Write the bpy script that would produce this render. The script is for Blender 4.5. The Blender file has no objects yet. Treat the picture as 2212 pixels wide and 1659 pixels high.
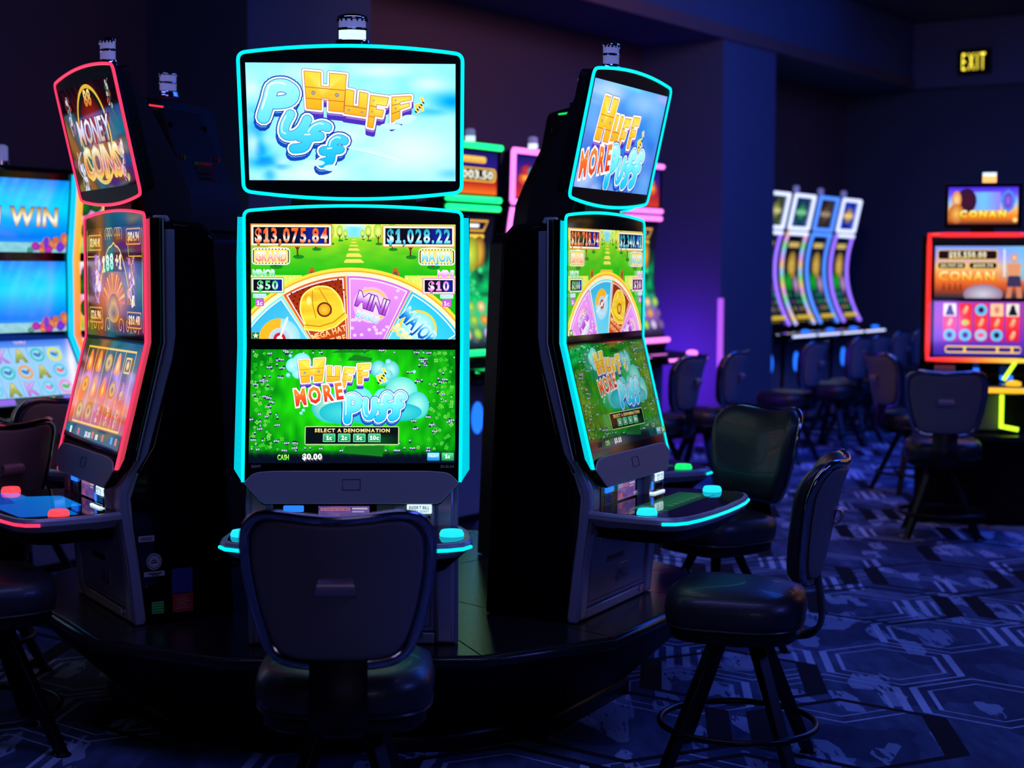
import bpy, bmesh, math, random
from mathutils import Vector, Matrix, noise
from mathutils.geometry import tessellate_polygon

PI = math.pi
R = math.radians
random.seed(7)
scene = bpy.context.scene
COL = scene.collection

# ------------------------------------------------------------------ camera
cd = bpy.data.cameras.new('camera')
cam = bpy.data.objects.new('camera', cd)
COL.objects.link(cam)
cd.sensor_width = 36.0
cd.lens = 3470.12 / 2212 * 36.0
cd.clip_start = 0.05
cd.clip_end = 100
EYE = 1.727
cam.matrix_world = (Matrix.Translation((0, 0, EYE)) @ Matrix.Rotation(PI / 2 - 0.07059, 4, 'X')
                    @ Matrix.Rotation(0.003891, 4, 'Z'))
cd.dof.use_dof = True
cd.dof.focus_distance = 5.6
cd.dof.aperture_fstop = 2.3
scene.camera = cam

# ------------------------------------------------------------------ world, exposure
w = bpy.data.worlds.new('world')
scene.world = w
w.use_nodes = True
w.node_tree.nodes['Background'].inputs[0].default_value = (0.10, 0.16, 0.5, 1)
w.node_tree.nodes['Background'].inputs[1].default_value = 0.004
scene.view_settings.view_transform = 'Standard'
scene.view_settings.look = 'None'
scene.view_settings.exposure = 0.0
scene.view_settings.gamma = 1.0
scene.view_settings.use_curve_mapping = False

# ------------------------------------------------------------------ room lamps and added fills
def area_lamp(name, loc, target, sx, sy, power, color):
    d = bpy.data.lights.new(name, 'AREA')
    d.shape = 'RECTANGLE'
    d.size = sx
    d.size_y = sy
    d.energy = power
    d.color = color
    o = bpy.data.objects.new(name, d)
    o.location = loc
    o.rotation_euler = (Vector(target) - Vector(loc)).to_track_quat('-Z', 'Y').to_euler()
    COL.objects.link(o)
    return o

area_lamp('cove_light', (5.1, 12.4, 4.76), (5.1, 12.41, 0), 4.5, 6.0, 330, (0.02, 0.12, 1.0))
area_lamp('cove_beam_washer', (2.30, 14.95, 4.72), (1.72, 15.34, 4.42), 7.0, 0.08, 7.5, (0.01, 0.11, 1.0))
area_lamp('warm_wall_fill', (1.7, 10.6, 4.4), (1.9, 14.6, 2.0), 1.2, 0.8, 34, (1.0, 0.47, 0.40))  # unseen warm fill, added to tint the brown wall
area_lamp('aisle_cove_light', (5.4, 3.0, 4.4), (0.5, 6.2, 0.9), 2.4, 1.4, 85, (0.10, 0.15, 1.0))
area_lamp('front_cove_light', (-0.4, 4.0, 4.7), (-0.5, 5.4, 0.6), 4.0, 0.8, 52, (0.24, 0.24, 1.0))
area_lamp('chair_back_fill', (0.3, -2.4, 2.75), (-0.4, 4.2, 0.9), 2.0, 0.8, 15, (0.55, 0.45, 0.85))  # unseen weak fill behind the camera, added to light the stool back and handle
area_lamp('violet_wall_light', (1.36, 15.62, 0.75), (1.69, 16.12, 0.80), .5, 0.9, 20, (0.20, 0.02, 1.0))

# ------------------------------------------------------------------ materials
def srgb(c):
    o = []
    for x in c[:3]:
        x = x / 255.0
        o.append(x / 12.92 if x <= 0.04045 else ((x + 0.055) / 1.055) ** 2.4)
    return tuple(o)

def mat(name, color, rough=0.5, metal=0.0, emit=None, strength=0.0, spec=0.5, coat=0.0, ior=1.5, bump=None):
    m = bpy.data.materials.new(name)
    m.use_nodes = True
    nt = m.node_tree
    b = nt.nodes['Principled BSDF']
    b.inputs['Base Color'].default_value = (*color, 1)
    b.inputs['Roughness'].default_value = rough
    b.inputs['Metallic'].default_value = metal
    b.inputs['Specular IOR Level'].default_value = spec
    b.inputs['IOR'].default_value = ior
    b.inputs['Coat Weight'].default_value = coat
    if emit:
        b.inputs['Emission Color'].default_value = (*emit, 1)
        b.inputs['Emission Strength'].default_value = strength
    if bump:
        tc = nt.nodes.new('ShaderNodeTexCoord')
        nz = nt.nodes.new('ShaderNodeTexNoise')
        nz.inputs['Scale'].default_value = bump[0]
        nz.inputs['Detail'].default_value = 3
        bp = nt.nodes.new('ShaderNodeBump')
        bp.inputs['Strength'].default_value = bump[1]
        bp.inputs['Distance'].default_value = bump[2]
        nt.links.new(tc.outputs['Object'], nz.inputs['Vector'])
        nt.links.new(nz.outputs['Fac'], bp.inputs['Height'])
        nt.links.new(bp.outputs['Normal'], b.inputs['Normal'])
    return m

def glow(name, rgb, strength):
    c = srgb(rgb)
    return mat(name, tuple(x * 0.25 for x in c), 0.35, 0, c, strength)

M = {}
M['black_gloss'] = mat('black_gloss', (0.004, 0.004, 0.005), 0.06, spec=0.6)
M['black_satin'] = mat('black_satin', (0.006, 0.006, 0.008), 0.5, spec=0.12)
M['black_matte'] = mat('black_matte', (0.006, 0.006, 0.006), 0.6, spec=0.25, bump=(220, 0.15, 0.002))
M['silver'] = mat('silver_paint', (0.48, 0.48, 0.55), 0.34, 0.25)
M['steel_blue'] = mat('steel_blue_paint', (0.30, 0.33, 0.46), 0.36, 0.15)
M['grey_panel'] = mat('grey_panel', (0.24, 0.24, 0.29), 0.42, 0.1, bump=(600, 0.08, 0.001))
M['chrome'] = mat('chrome', (0.75, 0.77, 0.85), 0.07, 1.0)
M['clear_lens_glow'] = mat('clear_lens_glow', (0.42, 0.42, 0.58), 0.12, 0.0, (0.30, 0.32, 0.80), 0.32, coat=0.6)  # lavender emission stands in for blue room light caught by the lens
M['lamp_white'] = mat('lamp_white', (0.6, 0.65, 0.65), 0.3, 0, (0.75, 1.0, 0.97), 1.0)
M['lamp_orange'] = mat('lamp_orange', (0.6, 0.4, 0.2), 0.3, 0, (1.0, 0.42, 0.1), 1.6)
M['leather'] = mat('dark_leather', (0.020, 0.020, 0.026), 0.40, spec=0.5, coat=0.12, bump=(90, 0.25, 0.003))
M['chair_shell'] = mat('chair_back_vinyl', (0.19, 0.175, 0.19), 0.5, bump=(160, 0.1, 0.002))
M['chair_metal'] = mat('chair_frame_metal', (0.020, 0.020, 0.024), 0.30, 0.75)
M['handle_metal'] = mat('brushed_handle_metal', (0.50, 0.40, 0.44), 0.35, 0.5)
M['chair_rim'] = mat('chair_rim_chrome', (0.40, 0.40, 0.46), 0.14, 1.0)
M['sticker_white'] = mat('sticker_white', (0.50, 0.50, 0.56), 0.5)
M['sticker_blue'] = mat('sticker_blue', (0.03, 0.05, 0.25), 0.5)
M['sticker_red'] = mat('sticker_red', (0.45, 0.03, 0.03), 0.5)
M['sticker_green'] = mat('sticker_green', (0.05, 0.35, 0.12), 0.5, 0, (0.03, 0.30, 0.07), 0.03)
M['sticker_ink'] = mat('sticker_ink', (0.02, 0.02, 0.03), 0.6)
M['cyan_led'] = glow('cyan_led', (0, 232, 240), 1.25)
M['cyan_side'] = glow('cyan_light_guide', (0, 205, 222), 1.0)
M['pink_led'] = glow('pink_red_led', (255, 58, 100), 1.2)
M['pink_side'] = glow('pink_light_guide', (220, 66, 90), 0.8)
M['red_led'] = glow('red_led', (255, 50, 60), 1.3)
M['green_led'] = glow('green_led', (20, 240, 110), 1.2)
M['blue_led'] = glow('blue_led', (30, 110, 255), 1.6)
M['cyan_button'] = glow('cyan_button', (30, 215, 250), 1.3)
M['orange_button'] = glow('red_button', (255, 70, 80), 1.2)
M['white_sign'] = glow('lit_white_sign', (205, 235, 250), 1.3)
M['pink_bar'] = glow('pink_bar_led', (255, 130, 245), 1.7)
M['wall_bar'] = glow('wall_bar_led', (190, 95, 245), 1.0)
M['green_bar'] = glow('green_bar_led', (20, 235, 115), 2.2)
M['white_bar'] = glow('white_bar_led', (205, 215, 255), 1.5)
M['violet_bar'] = glow('violet_bar_led', (150, 110, 255), 1.4)
M['lime_led'] = glow('lime_led', (190, 255, 40), 1.9)
M['amber_led'] = glow('amber_led', (255, 190, 40), 1.2)
M['exit_glow'] = glow('exit_letter_glow', (255, 232, 70), 2.1)
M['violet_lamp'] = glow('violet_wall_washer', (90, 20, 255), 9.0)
M['wall_brown'] = mat('brown_wall_paint', (0.15, 0.080, 0.072), 0.8, bump=(8, 0.05, 0.01))
M['wall_blue'] = mat('slate_wall_paint', (0.045, 0.062, 0.085), 0.8, bump=(8, 0.05, 0.01))
M['beam_paint'] = mat('slate_beam_paint', (0.075, 0.10, 0.15), 0.75, bump=(8, 0.05, 0.01))
M['ceiling_paint'] = mat('ceiling_paint', (0.04, 0.045, 0.06), 0.9, bump=(20, 0.05, 0.01))

def screen_material():
    m = bpy.data.materials.new('screen_picture')
    m.use_nodes = True
    nt = m.node_tree
    b = nt.nodes['Principled BSDF']
    a = nt.nodes.new('ShaderNodeAttribute')
    a.attribute_name = 'Col'
    b.inputs['Base Color'].default_value = (0.004, 0.004, 0.005, 1)
    b.inputs['Roughness'].default_value = 0.05
    b.inputs['IOR'].default_value = 1.8
    nt.links.new(a.outputs['Color'], b.inputs['Emission Color'])
    b.inputs['Emission Strength'].default_value = 1.0
    return m
M['screen'] = screen_material()

# ------------------------------------------------------------------ mesh builder
class MB:
    def __init__(s):
        s.v = []
        s.f = []
        s.mi = []

    def add(s, vs, fs, m=0):
        o = len(s.v)
        s.v += [tuple(p) for p in vs]
        for f in fs:
            s.f.append([i + o for i in f])
            s.mi.append(m)

    def box(s, x0, x1, y0, y1, z0, z1, m=0):
        vs = [(x, y, z) for z in (z0, z1) for y in (y0, y1) for x in (x0, x1)]
        s.add(vs, [(0, 2, 3, 1), (4, 5, 7, 6), (0, 1, 5, 4), (2, 6, 7, 3), (0, 4, 6, 2), (1, 3, 7, 5)], m)
        return s

    def prism(s, poly, axis, a, b, m=0):
        n = len(poly)
        def P(p, t):
            if axis == 'x':
                return (t, p[0], p[1])
            if axis == 'y':
                return (p[0], t, p[1])
            return (p[0], p[1], t)
        vs = [P(p, a) for p in poly] + [P(p, b) for p in poly]
        fs = [(i, (i + 1) % n, n + (i + 1) % n, n + i) for i in range(n)]
        tri = tessellate_polygon([[Vector((p[0], p[1], 0)) for p in poly]])
        for t in tri:
            fs.append(tuple(t))
            fs.append(tuple(n + i for i in reversed(t)))
        s.add(vs, fs, m)
        return s

    def loft(s, rings, m=0, caps=True, closed=True):
        n = len(rings[0])
        vs = [p for r in rings for p in r]
        fs = []
        for k in range(len(rings) - 1):
            for i in range(n if closed else n - 1):
                j = (i + 1) % n
                fs.append((k * n + i, k * n + j, (k + 1) * n + j, (k + 1) * n + i))
        if caps and closed:
            fs.append(tuple(range(n))[::-1])
            fs.append(tuple((len(rings) - 1) * n + i for i in range(n)))
        s.add(vs, fs, m)
        return s

    def tube(s, path, r, seg=8, closed=False, m=0, flat=None):
        pts = [Vector(p) for p in path]
        n = len(pts)
        rings = []
        up = None
        for i, p in enumerate(pts):
            a = pts[i - 1] if (i > 0 or closed) else p
            b = pts[(i + 1) % n] if (i < n - 1 or closed) else p
            d1 = (p - a)
            d2 = (b - p)
            d = (d1.normalized() if d1.length > 1e-9 else Vector()) + (d2.normalized() if d2.length > 1e-9 else Vector())
            if d.length < 1e-9:
                d = d2
            d.normalize()
            if up is None:
                up = Vector((0, 0, 1)) if abs(d.z) < 0.9 else Vector((0, 1, 0))
            sx = d.cross(up)
            if sx.length < 1e-6:
                sx = d.cross(Vector((1, 0, 0)))
            sx.normalize()
            up = sx.cross(d).normalized()
            k = 1.0
            if d1.length > 1e-9 and d2.length > 1e-9:
                c = max(0.5, math.cos(d1.angle(d2) / 2))
                k = 1 / c
            rx, ry = (r, r) if flat is None else flat
            rings.append([tuple(p + sx * math.cos(2 * PI * q / seg) * rx * (k if abs(math.cos(2 * PI * q / seg)) > .3 else 1)
                                + up * math.sin(2 * PI * q / seg) * ry) for q in range(seg)])
        if closed:
            rings.append(rings[0])
        s.loft(rings, m, caps=not closed)
        return s

    def lathe(s, prof, seg=24, cx=0, cy=0, sx=1, sy=1, m=0):
        rings = [[(cx + r * sx * math.cos(2 * PI * k / seg), cy + r * sy * math.sin(2 * PI * k / seg), z)
                  for k in range(seg)] for r, z in prof]
        s.loft(rings, m, caps=True)
        return s

    def mesh(s, name, mats, smooth=None):
        me = bpy.data.meshes.new(name)
        me.from_pydata(s.v, [], s.f)
        for m in (mats if isinstance(mats, (list, tuple)) else [mats]):
            me.materials.append(M[m] if isinstance(m, str) else m)
        me.polygons.foreach_set('material_index', s.mi)
        bm = bmesh.new()
        bm.from_mesh(me)
        bmesh.ops.recalc_face_normals(bm, faces=bm.faces)
        bm.to_mesh(me)
        bm.free()
        if smooth is not None:
            me.polygons.foreach_set('use_smooth', [True] * len(me.polygons))
            me.set_sharp_from_angle(angle=R(smooth))
        return me

def link(name, data, parent=None):
    o = bpy.data.objects.new(name, data)
    COL.objects.link(o)
    if parent:
        o.parent = parent
    return o

def part(name, mb, mats, parent, bevel=0, smooth=35, label=None, seg=2):
    o = link(name, mb.mesh(name, mats, smooth), parent)
    if bevel:
        md = o.modifiers.new('bevel', 'BEVEL')
        md.width = bevel
        md.segments = seg
        md.limit_method = 'ANGLE'
        md.angle_limit = R(40)
    if label:
        o['label'] = label
    return o

def tag(o, label, cat, group=None):
    o['label'] = label
    o['category'] = cat
    if group:
        o['group'] = group
    return o

def thing(name, label, cat, loc=(0, 0, 0), rz=0, group=None):
    o = link(name, None)
    o.empty_display_size = 0.1
    o.location = loc
    o.rotation_euler = (0, 0, rz)
    return tag(o, label, cat, group)

def struct(name, mb, mats, bevel=0, smooth=35):
    o = part(name, mb, mats, None, bevel, smooth)
    o['kind'] = 'structure'
    return o

def copy_tree(o, parent=None):
    c = o.copy()
    COL.objects.link(c)
    c.parent = parent
    for ch in [x for x in o.children]:
        copy_tree(ch, c)
    return c

def round_poly(pts, r, seg=5):
    """rounded corners for a 2D polygon; r may be a list"""
    out = []
    n = len(pts)
    for i in range(n):
        rr = r[i] if isinstance(r, (list, tuple)) else r
        p = Vector(pts[i][:2])
        a = Vector(pts[i - 1][:2]) - p
        b = Vector(pts[(i + 1) % n][:2]) - p
        if rr <= 1e-6:
            out.append((p.x, p.y))
            continue
        q = min(rr, a.length * 0.48, b.length * 0.48)
        A = p + a.normalized() * q
        B = p + b.normalized() * q
        for k in range(seg + 1):
            t = k / seg
            z = A * (1 - t) ** 2 + p * 2 * t * (1 - t) + B * t * t
            out.append((z.x, z.y))
    return out

def smooth_path(pts, n=6, closed=False):
    out = []
    P = [Vector(p) for p in pts]
    L = len(P)
    for i in range(L if closed else L - 1):
        p0 = P[i - 1] if (i > 0 or closed) else P[i]
        p1, p2 = P[i], P[(i + 1) % L]
        p3 = P[(i + 2) % L] if (i + 2 < L or closed) else p2
        for k in range(n):
            t = k / n
            out.append(0.5 * ((2 * p1) + (p2 - p0) * t + (2 * p0 - 5 * p1 + 4 * p2 - p3) * t * t
                              + (3 * p1 - p0 - 3 * p2 + p3) * t ** 3))
    if not closed:
        out.append(P[-1])
    return [tuple(q) for q in out]

# ------------------------------------------------------------------ glyphs (built-in font), cut in bands for colour fades
GL = {}
def make_glyphs(chars, offs):
    tmp = []
    for off in offs:
        for ch in chars:
            c = bpy.data.curves.new('g', 'FONT')
            c.body = ch
            c.size = 1.0
            c.offset = off
            c.resolution_u = 2
            o = bpy.data.objects.new('g', c)
            COL.objects.link(o)
            tmp.append((ch, off, o, c))
    bpy.context.view_layer.update()
    dg = bpy.context.evaluated_depsgraph_get()
    for ch, off, o, c in tmp:
        me = bpy.data.meshes.new_from_object(o.evaluated_get(dg))
        bm = bmesh.new()
        bm.from_mesh(me)
        for y in (0.22, 0.36, 0.5):
            bmesh.ops.bisect_plane(bm, geom=bm.verts[:] + bm.edges[:] + bm.faces[:], plane_co=(0, y, 0), plane_no=(0, 1, 0))
        bmesh.ops.triangulate(bm, faces=bm.faces)
        bm.verts.index_update()
        vs = [(v.co.x, v.co.y) for v in bm.verts]
        fs = [tuple(v.index for v in f.verts) for f in bm.faces]
        bm.free()
        GL[(ch, off)] = (vs, fs)
        bpy.data.meshes.remove(me)
    for ch, off, o, c in tmp:
        bpy.data.objects.remove(o)
        bpy.data.curves.remove(c)

THIN, MID, FAT, XFAT, HUGE = 0.0, 0.018, 0.036, 0.065, 0.11
make_glyphs('ABCDEFGHIJKLMNOPQRSTUVWXYZabcdefghijklmnopqrstuvwxyz0123456789$.,+\'', (THIN, MID, FAT, XFAT, HUGE))
def offset_poly(P, d):
    out = []
    n = len(P)
    for i in range(n):
        a, b, c = Vector(P[i - 1]), Vector(P[i]), Vector(P[(i + 1) % n])
        n1 = Vector(((b - a).y, -(b - a).x)).normalized()
        n2 = Vector(((c - b).y, -(c - b).x)).normalized()
        m = (n1 + n2)
        m = m / max(0.6, m.dot(n1)) * d
        out.append((b.x + m.x, b.y + m.y))
    return out
for off_ in (THIN, MID, FAT, XFAT, HUGE):      # a figure one with a clear flag and foot
    h_ = max(y for x, y in GL[('H', THIN)][0])
    q_ = offset_poly([(.06, 0), (.44, 0), (.44, .12 * h_), (.33, .12 * h_), (.33, h_), (.21, h_), (.06, .80 * h_), (.06, .66 * h_), (.18, .76 * h_), (.18, .12 * h_), (.06, .12 * h_)], off_)
    GL[('1', off_)] = (q_, [tuple(t) for t in tessellate_polygon([[Vector((*p, 0)) for p in q_]])])
CAP = max(y for x, y in GL[('H', THIN)][0])
GX = {}
for ch in 'ABCDEFGHIJKLMNOPQRSTUVWXYZabcdefghijklmnopqrstuvwxyz0123456789$.,+\'':
    xs = [x for x, y in GL[(ch, MID)][0]] or [0, 0.3]
    GX[ch] = (min(xs), max(xs))

def mix(a, b, t):
    t = max(0, min(1, t))
    return tuple(x + (y - x) * t for x, y in zip(a, b))

def ramp(stops, t):
    """stops: list of colours spread over 0..1"""
    t = max(0, min(0.99999, t)) * (len(stops) - 1)
    i = int(t)
    return mix(stops[i], stops[i + 1], t - i)

# ------------------------------------------------------------------ screen pictures
class Canvas:
    """flat picture drawn in layers; box = picture area in drawing units, y down"""
    def __init__(s, box, gain=1.0):
        s.x0, s.y0, s.x1, s.y1 = box
        s.tv = []
        s.layer = 0
        s.gain = gain
        s.T = lambda x, y: (x, y)
        s.k = 1.0

    def up(s):
        s.layer += 1

    def tri(s, p, c):
        """p: three points already transformed, c: three colours"""
        poly = [(p[i][0], p[i][1], *c[i][:3]) for i in range(3)]
        if not all(s.x0 <= q[0] <= s.x1 and s.y0 <= q[1] <= s.y1 for q in poly):
            for ax, lim, sg in ((0, s.x0, 1), (0, s.x1, -1), (1, s.y0, 1), (1, s.y1, -1)):
                out = []
                for i in range(len(poly)):
                    a, b = poly[i - 1], poly[i]
                    da, db = sg * (a[ax] - lim), sg * (b[ax] - lim)
                    if (da >= 0) != (db >= 0):
                        out.append(mixn(a, b, da / (da - db)))
                    if db >= 0:
                        out.append(b)
                poly = out
                if len(poly) < 3:
                    return
        for i in range(1, len(poly) - 1):
            s.tv.append((s.layer, poly[0], poly[i], poly[i + 1]))

    def _c(s, col, x, y):
        return col(x, y) if callable(col) else col

    def poly(s, pts, col):
        tr = tessellate_polygon([[Vector((p[0], p[1], 0)) for p in pts]])
        for t in tr:
            q = [pts[i] for i in t]
            s.tri([s.T(*a) for a in q], [s._c(col, *a) for a in q])

    def grid(s, x0, y0, x1, y1, nx, ny, fn):
        P = [[(x0 + (x1 - x0) * i / nx, y0 + (y1 - y0) * j / ny) for i in range(nx + 1)] for j in range(ny + 1)]
        C = [[s._c(fn, *p) for p in r] for r in P]
        for j in range(ny):
            for i in range(nx):
                a, b, c, d = (j, i), (j, i + 1), (j + 1, i + 1), (j + 1, i)
                for t in ((a, b, c), (a, c, d)):
                    s.tri([s.T(*P[u][v]) for u, v in t], [C[u][v] for u, v in t])

    def rect(s, x0, y0, x1, y1, col, r=0):
        pts = [(x0, y0), (x1, y0), (x1, y1), (x0, y1)]
        s.poly(round_poly(pts, r, 4) if r else pts, col)

    def fade(s, x0, y0, x1, y1, stops):
        n = len(stops) - 1
        s.grid(x0, y0, x1, y1, 1, n, lambda x, y: ramp(stops, (y - y0) / (y1 - y0)))

    def ell(s, cx, cy, rx, ry, col, edge=None, n=24, rot=0):
        c0 = s._c(col, cx, cy)
        ring = []
        for k in range(n):
            a = 2 * PI * k / n
            x, y = rx * math.cos(a), ry * math.sin(a)
            ring.append((cx + x * math.cos(rot) - y * math.sin(rot), cy + x * math.sin(rot) + y * math.cos(rot)))
        for k in range(n):
            a, b = ring[k], ring[(k + 1) % n]
            ca, cb = (edge, edge) if edge else (s._c(col, *a), s._c(col, *b))
            s.tri([s.T(cx, cy), s.T(*a), s.T(*b)], [c0, ca, cb])

    def line(s, pts, wd, col, closed=False, rnd=True):
        P = [Vector(p[:2]) for p in pts]
        n = len(P)
        h = wd / 2
        for i in range(n if closed else n - 1):
            a, b = P[i], P[(i + 1) % n]
            d = b - a
            if d.length < 1e-6:
                continue
            q = Vector((-d.y, d.x)).normalized() * h
            s.poly4([a + q, b + q, b - q, a - q], col)
        if rnd:
            for p in P:
                s.ell(p.x, p.y, h, h, col, n=10)

    def poly4(s, q, col):
        q = [(p[0], p[1]) for p in q]
        for t in ((0, 1, 2), (0, 2, 3)):
            s.tri([s.T(*q[i]) for i in t], [s._c(col, *q[i]) for i in t])

    def ring(s, cx, cy, r0, r1, a0, a1, col, n=40):
        """annulus sector, angles from straight up, clockwise"""
        for k in range(n):
            t0, t1 = a0 + (a1 - a0) * k / n, a0 + (a1 - a0) * (k + 1) / n
            q = [(cx + r * math.sin(t), cy - r * math.cos(t)) for r, t in ((r0, t0), (r1, t0), (r1, t1), (r0, t1))]
            s.poly4(q, col)

    def text(s, st, x, y, h, col, wt=MID, align='c', width=None, track=0.10, rot=0, out=None, ow=None, warp=None):
        """x, y: baseline anchor; h: cap height; col colour or stops top to bottom; width: fitted total width"""
        adv = []
        cx = 0
        for ch in st:
            if ch == ' ':
                cx += 0.32
                continue
            a, b = GX[ch]
            adv.append((ch, cx - a))
            cx += (b - a) + track * 0.72
        tot = cx - track * 0.72
        k = h / CAP
        kx = (width / tot) if width else k
        sx = {'c': -tot / 2, 'l': 0, 'r': -tot}[align]
        ca, sa = math.cos(rot), math.sin(rot)
        def P(gx, gy):
            u, v = (gx + sx) * kx, -gy * k
            if warp:
                u, v = warp(u, v)
            return (x + u * ca - v * sa, y + u * sa + v * ca)
        def put(wt, colr):
            for ch, ox in adv:
                vs, fs = GL[(ch, wt)]
                for f in fs:
                    pts = [P(vs[i][0] + ox, vs[i][1]) for i in f]
                    cc = [ramp(colr, 1 - vs[i][1] / CAP) if isinstance(colr, list) else colr for i in f]
                    s.tri([s.T(*q) for q in pts], cc)
        if out:
            put(ow or XFAT, out)
            s.up()
        put(wt, col)

    def build(s, name, parent, fmap, step=0.00006):
        """fmap(u 0..1 left to right, v 0..1 bottom to top, lift) -> local point"""
        vs, cols, n = [], [], 0
        for L, a, b, c in s.tv:
            q = [fmap((p[0] - s.x0) / (s.x1 - s.x0), 1 - (p[1] - s.y0) / (s.y1 - s.y0), 0.0006 + L * step) for p in (a, b, c)]
            nn = (Vector(q[1]) - Vector(q[0])).cross(Vector(q[2]) - Vector(q[0]))
            if nn.length < 1e-10:
                continue
            tr = [(q[0], a), (q[1], b), (q[2], c)]
            if nn.y > 0:
                tr = tr[::-1]
            for p, k in tr:
                vs.append(tuple(p))
                cols += [*(g * s.gain for g in srgb(k[2:5])), 1.0]
            n += 1
        me = bpy.data.meshes.new(name)
        me.from_pydata(vs, [], [(3 * i, 3 * i + 1, 3 * i + 2) for i in range(n)])
        at = me.color_attributes.new('Col', 'FLOAT_COLOR', 'CORNER')
        at.data.foreach_set('color', cols)
        me.materials.append(M['screen'])
        return link(name, me, parent)

def mixn(a, b, t):
    return tuple(x + (y - x) * t for x, y in zip(a, b))

WHITE, BLACK = (255, 255, 255), (0, 0, 0)
# ------------------------------------------------------------------ the game title, drawn in one coordinate frame
GOLD = [(255, 222, 60), (255, 240, 110), (255, 196, 40), (255, 176, 30)]
def bil(q, x, y):
    a, b, c, d = [Vector(p) for p in q]
    t = a.lerp(b, x)
    u = d.lerp(c, x)
    r = t.lerp(u, y)
    return (r.x, r.y)

LET = {
    'H': [(0, 0), (.40, 0), (.40, .36), (.60, .36), (.60, 0), (1, 0), (1, 1), (.60, 1), (.60, .68), (.40, .68), (.40, 1), (0, 1)],
    'U': [(0, 0), (.38, 0), (.38, .62), (.62, .62), (.62, 0), (1, 0), (1, 1), (0, 1)],
    'F': [(0, 0), (1, 0), (1, .26), (.42, .26), (.42, .40), (.9, .40), (.9, .62), (.42, .62), (.42, 1), (0, 1)],
}
def plank_word(c, letters, lw, ext):
    """board letters with white edge and violet depth; letters: (char, quad)"""
    polys = [(ch, [bil(q, *p) for p in LET[ch]], q) for ch, q in letters]
    for ch, P, q in polys:
        for e in (1.0, 0.66, 0.33):
            c.line([(x, y + ext * e) for x, y in P], lw * 2.0, (74, 50, 190) if e > .5 else (150, 110, 230), True)
            c.poly([(x, y + ext * e) for x, y in P], (74, 50, 190))
            c.up()
    for ch, P, q in polys:
        c.line(P, lw * 2.5, (120, 60, 60), True)
    c.up()
    for ch, P, q in polys:
        c.line(P, lw * 2.1, (252, 250, 255), True)
    c.up()
    for ch, P, q in polys:
        ys = [p[1] for p in P]
        y0, y1 = min(ys), max(ys)
        c.poly(P, lambda x, y: ramp(GOLD, (y - y0) / (y1 - y0)))
    c.up()
    for ch, P, q in polys:
        c.line(P, lw * .28, (196, 110, 60), True)
        if ch == 'H':
            bars = [((.02, .42), (.98, .42)), ((.02, .72), (.98, .72))]
            dots = [(.2, .56), (.8, .56)]
        elif ch == 'U':
            bars = [((.02, .66), (.98, .66))]
            dots = [(.2, .83), (.8, .83)]
        else:
            bars = [((.02, .33), (.42, .33)), ((.02, .66), (.4, .66))]
            dots = [(.2, .15), (.2, .5)]
        for a, b in bars:
            c.line([bil(q, *a), bil(q, *b)], lw * .4, (206, 120, 40))
        c.up()
        w = (Vector(q[1]) - Vector(q[0])).length
        for d in dots:
            c.ell(*bil(q, *d), w * .05, w * .05, (190, 190, 205), (130, 120, 120), n=10)

STROKES = {
    'P': [[(.26, .98), (.26, .5), (.26, .14), (.55, .06), (.84, .22), (.80, .46), (.5, .55), (.30, .54)]],
    'u': [[(.18, .08), (.16, .55), (.3, .88), (.62, .86), (.8, .55), (.8, .08)]],
    'f': [[(.92, .14), (.70, .06), (.48, .2), (.44, .6), (.40, .84), (.12, .92)], [(.14, .46), (.78, .44)]],
}
def bubble_word(c, letters, lw, ext):
    """rounded inflated letters; letters: (char, quad)"""
    S = []
    for ch, q in letters:
        hq = (Vector(q[3]) - Vector(q[0])).length
        for st in STROKES[ch]:
            S.append(([bil(q, *p[:2]) for p in smooth_path([(*p, 0) for p in st], 5)], hq * lw))
    for e in (1.0, .6, .3):
        for s, lw in S:
            c.line([(x - ext * .25 * e, y + ext * e) for x, y in s], lw + ext * .9, (20, 70, 190) if e > .5 else (140, 215, 255))
        c.up()
    for s, lw in S:
        c.line(s, lw + ext * 1.3, (16, 60, 170))
    c.up()
    for s, lw in S:
        c.line(s, lw + ext * .85, (240, 254, 255))
    c.up()
    for s, lw in S:
        c.line(s, lw * 1.10, (20, 110, 200))
    c.up()
    ys = [p[1] for s, lw in S for p in s]
    y0, y1 = min(ys), max(ys)
    for s, lw in S:
        c.line(s, lw * .98, lambda x, y: ramp([(160, 245, 255), (100, 225, 250), (20, 185, 245)], (y - y0) / (y1 - y0)))
    c.up()
    for s, lw in S:
        c.line([(x - lw * .24, y - lw * .22) for x, y in s[2:max(4, len(s) // 2)]], lw * .14, (228, 255, 255))
    c.up()

def stripe_n(c, x, y, h, rot):
    c.text("n'", x, y, h, (255, 220, 60), FAT, rot=rot, out=(250, 250, 250), ow=XFAT)
    c.up()
    ca, sa = math.cos(rot), math.sin(rot)
    for k in range(5):
        u, v = (-.55 + .23 * k) * h, (-.05 - .14 * k) * h
        px, py = x + u * ca - v * sa, y + u * sa + v * ca
        c.line([(px - h * .08, py - h * .1), (px + h * .08, py + h * .06)], h * .12, (25, 22, 20), rnd=False)
    c.up()

def more_word(c, x, y, h, rot, width):
    c.text('MORE', x, y, h, [(255, 120, 40), (255, 140, 50), (235, 70, 30), (205, 40, 30)], XFAT, rot=rot,
           width=width, track=.30, out=(120, 30, 40), ow=HUGE)
    c.up()
    c.text('MORE', x - h * .0, y, h, [(255, 140, 60), (255, 120, 40), (240, 80, 40), (215, 40, 40)], FAT, rot=rot,
           width=width, track=.30, out=(255, 248, 244), ow=HUGE)
    c.up()

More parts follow.
